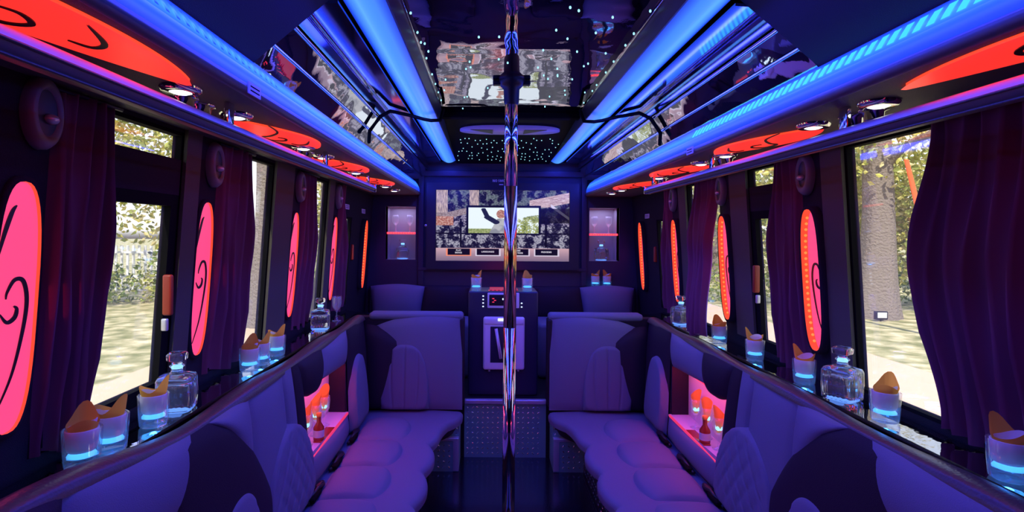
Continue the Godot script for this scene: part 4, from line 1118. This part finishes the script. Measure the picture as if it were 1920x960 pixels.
func make_console() -> void:
	var t := thing("console", "tall dark navy console cabinet with stereo between the rear benches", "cabinet", Vector3(-0.015, 0.385, -3.85))
	var st := mb(); bevbox(st, Vector3(-0.015, 0.745, -3.86), Vector3(0.485, 0.72, 0.32), 0.012); part("body", st, M.console, t)
	st = mb(); bevbox(st, Vector3(-0.015, 1.045, -3.695), Vector3(0.22, 0.105, 0.02), 0.006); var ra := part("stereo", st, M.fridge, t)
	st = mb(); bevbox(st, Vector3(-0.028, 1.048, -3.684), Vector3(0.17, 0.075, 0.006), 0.002); part("display", st, M.black, ra)
	st = mb(); bevbox(st, Vector3(0.02, 1.056, -3.680), Vector3(0.085, 0.012, 0.003), 0.001); part("readout", st, M.lit_white, ra)
	st = mb()
	for k in 3: bevbox(st, Vector3(-0.085 + 0.012 * (k % 2), 1.035 + 0.012 * k, -3.680), Vector3(0.014, 0.004, 0.003), 0.001)
	part("indicator", st, M.red_led, ra)
	var dot := SphereMesh.new(); dot.radius = 0.006; dot.height = 0.009
	for k in 4: piece("button_light", dot, M.lit_white, t, Transform3D(Basis(), Vector3(-0.155, 1.002 + 0.024 * k, -3.698) - t.position))
	for k in 2: piece("button_light", dot, M.lit_white, t, Transform3D(Basis(), Vector3(0.112, 1.0 + 0.026 * k, -3.698) - t.position))
	for k in 4: piece("warning_light", dot, M.red_led, t, Transform3D(Basis().scaled(Vector3.ONE * 0.5), Vector3(-0.115 + 0.028 * k, 1.112, -3.72) - t.position))
	st = mb(); bevbox(st, Vector3(-0.01, 1.109, -3.86), Vector3(0.2, 0.006, 0.2), 0.002); part("lamp_lens", st, M.deep_red, t)
	area("console_light", Vector3(-0.01, 1.115, -3.90), Vector3(-0.01, 1.4, -4.3), Vector2(0.2, 0.1), Color(1.0, 0.02, 0.02), 0.10)
	# compact ice maker set into the front
	var f := thing("ice_maker", "pale rounded ice maker door with dark window in the console", "ice maker", Vector3(-0.01, 0.57, -3.69))
	st = mb(); bevbox(st, Vector3(-0.01, 0.752, -3.681), Vector3(0.285, 0.365, 0.034), 0.016); part("door", st, M.fridge, f)
	st = mb(); bevbox(st, Vector3(-0.01, 0.905, -3.672), Vector3(0.278, 0.05, 0.03), 0.012); part("top_cover", st, M.fridge, f)
	st = mb(); bevbox(st, Vector3(-0.028, 0.918, -3.655), Vector3(0.048, 0.018, 0.006), 0.002); part("control_light", st, M.lit_white, f)
	st = mb(); bevbox(st, Vector3(-0.022, 0.745, -3.667), Vector3(0.165, 0.25, 0.008), 0.003); var wi := part("window", st, M.ice_window, f)
	st = mb(); tube(st, [Vector3(-0.065, 0.855, -3.661), Vector3(-0.03, 0.65, -3.661)], 0.011, 8); part("scoop", st, M.fridge, wi)
	for x in [-0.11, 0.09]:
		st = mb(); lathe(st, [Vector2(0.001, 0.0), Vector2(0.008, 0.0), Vector2(0.008, 0.01), Vector2(0.001, 0.012)], 10, Vector3(x, 0.555, -3.69)); part("foot", st, M.steel, f)

func make_pole() -> void:
	var t := thing("pole", "polished brass and chrome dance pole standing in the aisle", "pole", Vector3(0.0, 0, -2.42))
	var c := Vector3(-0.023, 0, -2.42)
	var r := 0.029
	var seg := [[0.0, 1.08, M.chrome], [1.08, 1.72, M.brass], [1.72, 2.2, M.chrome]]
	for q in seg:
		var st := mb(); lathe(st, [Vector2(0.001, q[0]), Vector2(r, q[0]), Vector2(r, q[1]), Vector2(0.001, q[1])], 28, c, null, 1); part("shaft", st, q[2], t)
	var s2 := mb(); lathe(s2, [Vector2(0.085, 0.0), Vector2(0.085, 0.006), Vector2(0.06, 0.014), Vector2(0.034, 0.03), Vector2(0.029, 0.06)], 32, c); part("floor_flange", s2, M.brass, t)
	s2 = mb(); lathe(s2, [Vector2(0.029, 2.09), Vector2(0.034, 2.10), Vector2(0.036, 2.16), Vector2(0.05, 2.175), Vector2(0.062, 2.19), Vector2(0.062, 2.2)], 32, c); part("ceiling_flange", s2, M.black, t)
	for a in [0.0, PI]:
		s2 = mb(); bevbox(s2, c + Vector3(cos(a) * 0.055, 2.188, 0), Vector3(0.06, 0.02, 0.035), 0.005); part("bracket_arm", s2, M.black, t)

# ---------------------------------------------------------------- glassware
func make_small_things() -> void:
	# tumbler with glowing foot
	var tum := thing("tumbler", "", "glass", Vector3.ZERO, "light-up drinks tumblers")
	var st := mb()
	lathe(st, [Vector2(0.001, 0.0), Vector2(0.033, 0.0), Vector2(0.036, 0.004), Vector2(0.038, 0.03), Vector2(0.041, 0.088), Vector2(0.0395, 0.090), Vector2(0.0375, 0.088), Vector2(0.034, 0.026), Vector2(0.001, 0.022)], 36, Vector3.ZERO, func(a: float, y: float) -> float: return 1.0 + (0.014 * cos(a * 12.0) if y > 0.002 and y < 0.07 else 0.0))
	part("bowl", st, M.thin_glass, tum)
	st = mb(); lathe(st, [Vector2(0.001, 0.0235), Vector2(0.027, 0.0245), Vector2(0.030, 0.027), Vector2(0.026, 0.033), Vector2(0.001, 0.035)], 18); part("ice_light", st, M.blue_led, tum)
	# folded napkin standing in the glass
	var nap := thing("napkin", "", "napkin", Vector3.ZERO, "orange napkins standing in the glasses")
	for k in 2:
		st = mb()
		sheet(st, func(u: float, v: float) -> Vector3:
			var a := u * TAU
			var top := (0.094 + 0.050 * pow(0.5 + 0.5 * cos(a - 0.4), 5.0) + 0.022 * pow(0.5 + 0.5 * cos(a - 3.2), 4.0)) if k == 0 else (0.094 + 0.018 * pow(0.5 + 0.5 * cos(a - 2.2), 3.0))
			var y := lerpf(0.055 + 0.002 * k, top, v)
			var r := lerpf(0.017, 0.033, minf(1.0, (y - 0.055) / 0.045)) - 0.004 * k + maxf(y - 0.10, 0.0) * 0.12
			r *= 1.0 + 0.05 * sin(a * 5.0 + k)
			return Vector3(cos(a) * r, y, sin(a) * r), 28, 10)
		part("fold", st, M.napkin if k == 0 else M.napkin_white, nap, "orange outer fold" if k == 0 else "white inner fold")
	st = mb(); lathe(st, [Vector2(0.001, 0.038), Vector2(0.028, 0.038), Vector2(0.0315, 0.046), Vector2(0.0325, 0.060), Vector2(0.0340, 0.088), Vector2(0.0330, 0.090)], 24); part("lower_fold", st, M.napkin_white, nap, "white lower fold inside the glass")
	var spots := [
		[V(-1.08, -0.5535, 1.26), 2.4, "behind the front left curtain"],
		[V(-1.08, -0.5535, 1.355), 0.3, "in the near left window, left of the pair"],
		[V(-1.08, -0.5535, 1.53), 0.5, "just left of the large left decanter"],
		[V(-1.08, -0.5535, 2.146), 2.0, "half behind the second left curtain"],
		[V(-1.08, -0.5535, 2.25), 0.4, "in the tree trunk window, nearer of the pair"],
		[V(-1.08, -0.5535, 2.418), 0.2, "in the tree trunk window, farther of the pair"],
		[V(1.08, -0.5535, 1.23), 2.0, "at the far right edge beyond the wide curtain"],
		[V(1.08, -0.5535, 1.613), 1.0, "to the right of the large right decanter"],
		[V(1.08, -0.5535, 2.025), 2.6, "half behind the large right decanter"],
		[V(1.08, -0.5535, 2.40), 2.9, "before the right transom window"],
		[V(1.08, -0.5535, 2.77), 2.0, "behind the swept right curtain"],
		[Vector3(-0.205, 1.1065, -3.76), 0.8, "on the left of the console top"],
		[Vector3(0.155, 1.1065, -3.76), 2.2, "on the right of the console top"],
		[Vector3(0.80, 1.0615, -4.585), 0.6, "on the right rear bench back, left of two"],
		[Vector3(0.90, 1.0615, -4.585), 2.6, "on the right rear bench back, right of two"]]
	for i in spots.size():
		var a: Array = spots[i]
		var lg: String = "fluted tumbler glowing blue " + a[2]; var ln: String = "orange and white napkin in the tumbler " + a[2]
		if i == 0:
			continue
		copy(tum, a[0], a[1], lg); copy(nap, a[0] + Vector3(0, 0.0, 0), a[1], ln)
		omni(a[0] + Vector3(0, 0.029, 0), Color(0.03, 0.22, 1.0), 0.004, 0.012)
	tum.position = spots[0][0]; tum.set_meta("label", "fluted tumbler glowing blue " + spots[0][2])
	nap.position = spots[0][0]; nap.rotation.y = spots[0][1]; nap.set_meta("label", "orange and white napkin in the tumbler " + spots[0][2])
	# square cut-glass decanter
	var dec := thing("decanter", "", "decanter", Vector3.ZERO, "square cut glass decanters")
	var sq := func(a: float, y: float) -> float:
		var e := pow(pow(absf(cos(a)), 5.0) + pow(absf(sin(a)), 5.0), -0.2)
		var w := smoothstep(0.125, 0.10, y)
		return lerpf(1.0, e, w) * (1.0 + 0.035 * cos(a * 24.0) * smoothstep(0.008, 0.02, y) * smoothstep(0.098, 0.08, y))
	st = mb()
	lathe(st, [Vector2(0.001, 0.0), Vector2(0.046, 0.0), Vector2(0.051, 0.005), Vector2(0.052, 0.05), Vector2(0.052, 0.096), Vector2(0.048, 0.106), Vector2(0.030, 0.112), Vector2(0.017, 0.118), Vector2(0.0155, 0.130), Vector2(0.022, 0.134), Vector2(0.022, 0.138), Vector2(0.016, 0.141), Vector2(0.001, 0.141)], 96, Vector3.ZERO, sq)
	part("body", st, M.glass, dec)
	st = mb()
	lathe(st, [Vector2(0.001, 0.018), Vector2(0.040, 0.018), Vector2(0.043, 0.022), Vector2(0.043, 0.075), Vector2(0.001, 0.076)], 48, Vector3.ZERO, func(a: float, _y: float) -> float: return pow(pow(absf(cos(a)), 5.0) + pow(absf(sin(a)), 5.0), -0.2)); part("liquid", st, M.drink, dec)
	st = mb(); lathe(st, [Vector2(0.001, 0.006), Vector2(0.038, 0.006), Vector2(0.039, 0.009), Vector2(0.038, 0.012), Vector2(0.001, 0.012)], 24); part("base_light", st, M.soft_led, dec)
	st = mb()
	lathe(st, [Vector2(0.001, 0.143), Vector2(0.014, 0.143), Vector2(0.016, 0.150), Vector2(0.027, 0.156), Vector2(0.028, 0.172), Vector2(0.022, 0.178), Vector2(0.001, 0.179)], 48, Vector3.ZERO, func(a: float, y: float) -> float: return pow(pow(absf(cos(a)), 4.0) + pow(absf(sin(a)), 4.0), -0.25) if y > 0.151 else 1.0); part("stopper", st, M.glass, dec)
	st = mb(); lathe(st, [Vector2(0.001, 0.1275), Vector2(0.010, 0.1275), Vector2(0.011, 0.13), Vector2(0.011, 0.137), Vector2(0.001, 0.138)], 16); part("neck_light", st, M.pale_led, dec)
	var ds := [[V(-1.095, -0.5535, 1.67), 0.25, "large square cut glass decanter on the left counter beside orange napkin tumblers"], [V(-1.095, -0.5535, 3.10), 0.2, "smaller looking decanter on the far left counter beside a curtain"],
		[V(1.095, -0.5535, 1.83), 0.5, "large fluted decanter on the right counter before the pillar"], [V(1.095, -0.5535, 3.36), 0.3, "decanter on the far right counter beside the swept curtain"],
		[V(-0.882, -0.221, 4.74), 0.4, "decanter in the left display cabinet under the red shelf"], [V(0.882, -0.221, 4.74), 0.4, "decanter in the right display cabinet under the red shelf"]]
	for i in ds.size():
		if i: copy(dec, ds[i][0], ds[i][1], ds[i][2])
	dec.position = ds[0][0]; dec.rotation.y = ds[0][1]; dec.set_meta("label", ds[0][2])
	# stemmed glasses
	var stem := thing("stemmed_glass", "", "wine glass", Vector3.ZERO, "stemmed glasses")
	st = mb()
	lathe(st, [Vector2(0.001, 0.0), Vector2(0.030, 0.0), Vector2(0.030, 0.003), Vector2(0.006, 0.008), Vector2(0.004, 0.06), Vector2(0.012, 0.068), Vector2(0.028, 0.09), Vector2(0.031, 0.13), Vector2(0.029, 0.155), Vector2(0.0275, 0.155), Vector2(0.0295, 0.13), Vector2(0.0265, 0.092), Vector2(0.010, 0.071), Vector2(0.001, 0.069)], 28)
	part("body", st, M.thin_glass, stem)
	var np2 := thing("napkin_cone", "", "napkin", Vector3.ZERO, "orange napkin cones in stemmed glasses")
	st = mb()
	sheet(st, func(u: float, v: float) -> Vector3:
		var a := u * TAU
		var y := lerpf(0.08, 0.165 + 0.05 * pow(0.5 + 0.5 * cos(a), 1.5), v)
		var r := lerpf(0.010, 0.027, v)
		return Vector3(cos(a) * r, y, sin(a) * r), 20, 8)
	part("cone", st, M.napkin, np2)
	var led := thing("ice_light", "", "light", Vector3.ZERO, "glowing cubes in stemmed glasses")
	st = mb(); bevbox(st, Vector3(0, 0.102, 0), Vector3(0.026, 0.022, 0.026), 0.005); part("cube", st, M.cyan_bright, led)
	var gs := []
	for s in [-1.0, 1.0]:
		for z in [2.56, 2.70, 2.84]:
			gs.append([Vector3(s * 0.99, 0.4795, -z), "in the %s far recess, %s" % [side(s), "nearest" if z < 2.6 else ("middle" if z < 2.8 else "farthest")], true])
		gs.append([V(s * 0.82, 0.0135, 4.74), "on the %s cabinet shelf, nearer the screen" % side(s), false])
		gs.append([V(s * 0.945, 0.0135, 4.74), "on the %s cabinet shelf, nearer the wall" % side(s), false])
	gs.append([V(-1.08, -0.5535, 3.38), "on the far left counter behind the decanter", false])
	for i in gs.size():
		var a: Array = gs[i]
		if i:
			copy(stem, a[0], 0, "clear stemmed glass " + a[1])
			if a[2]:
				copy(np2, a[0], 0.7 * i, "orange napkin cone in the glass " + a[1]); copy(led, a[0], 0, "glowing cyan cube in the glass " + a[1])
	stem.position = gs[0][0]; stem.set_meta("label", "clear stemmed glass " + gs[0][1])
	np2.position = gs[0][0]; np2.set_meta("label", "orange napkin cone in the glass " + gs[0][1])
	led.position = gs[0][0]; led.set_meta("label", "glowing cyan cube in the glass " + gs[0][1])
	for s in [-1.0, 1.0]:
		var b := thing("bottle", "small dark red bottle standing before the glasses in the %s recess" % side(s), "bottle", Vector3(s * 0.952, 0.4795, -2.63), "small bottles in the recesses")
		st = mb(); lathe(st, [Vector2(0.001, 0.0), Vector2(0.024, 0.0), Vector2(0.026, 0.006), Vector2(0.026, 0.065), Vector2(0.011, 0.09), Vector2(0.010, 0.125)], 20, b.position); part("body", st, M.bottle_red, b)
		st = mb(); lathe(st, [Vector2(0.012, 0.118), Vector2(0.013, 0.122), Vector2(0.013, 0.135), Vector2(0.001, 0.137)], 16, b.position); part("cap", st, M.napkin, b)
		st = mb(); lathe(st, [Vector2(0.0265, 0.02), Vector2(0.0265, 0.055)], 20, b.position); part("paper_label", st, M.napkin_white, b)
		var tr := thing("tray", "dark red tray under the glasses in the %s recess" % side(s), "tray", Vector3(s * 0.96, 0.4795, -2.7), "serving trays in the recesses")
		st = mb(); bevbox(st, Vector3(s * 0.945, 0.4815, -2.70), Vector3(0.05, 0.007, 0.20), 0.003); part("dish", st, M.bottle_red, tr)
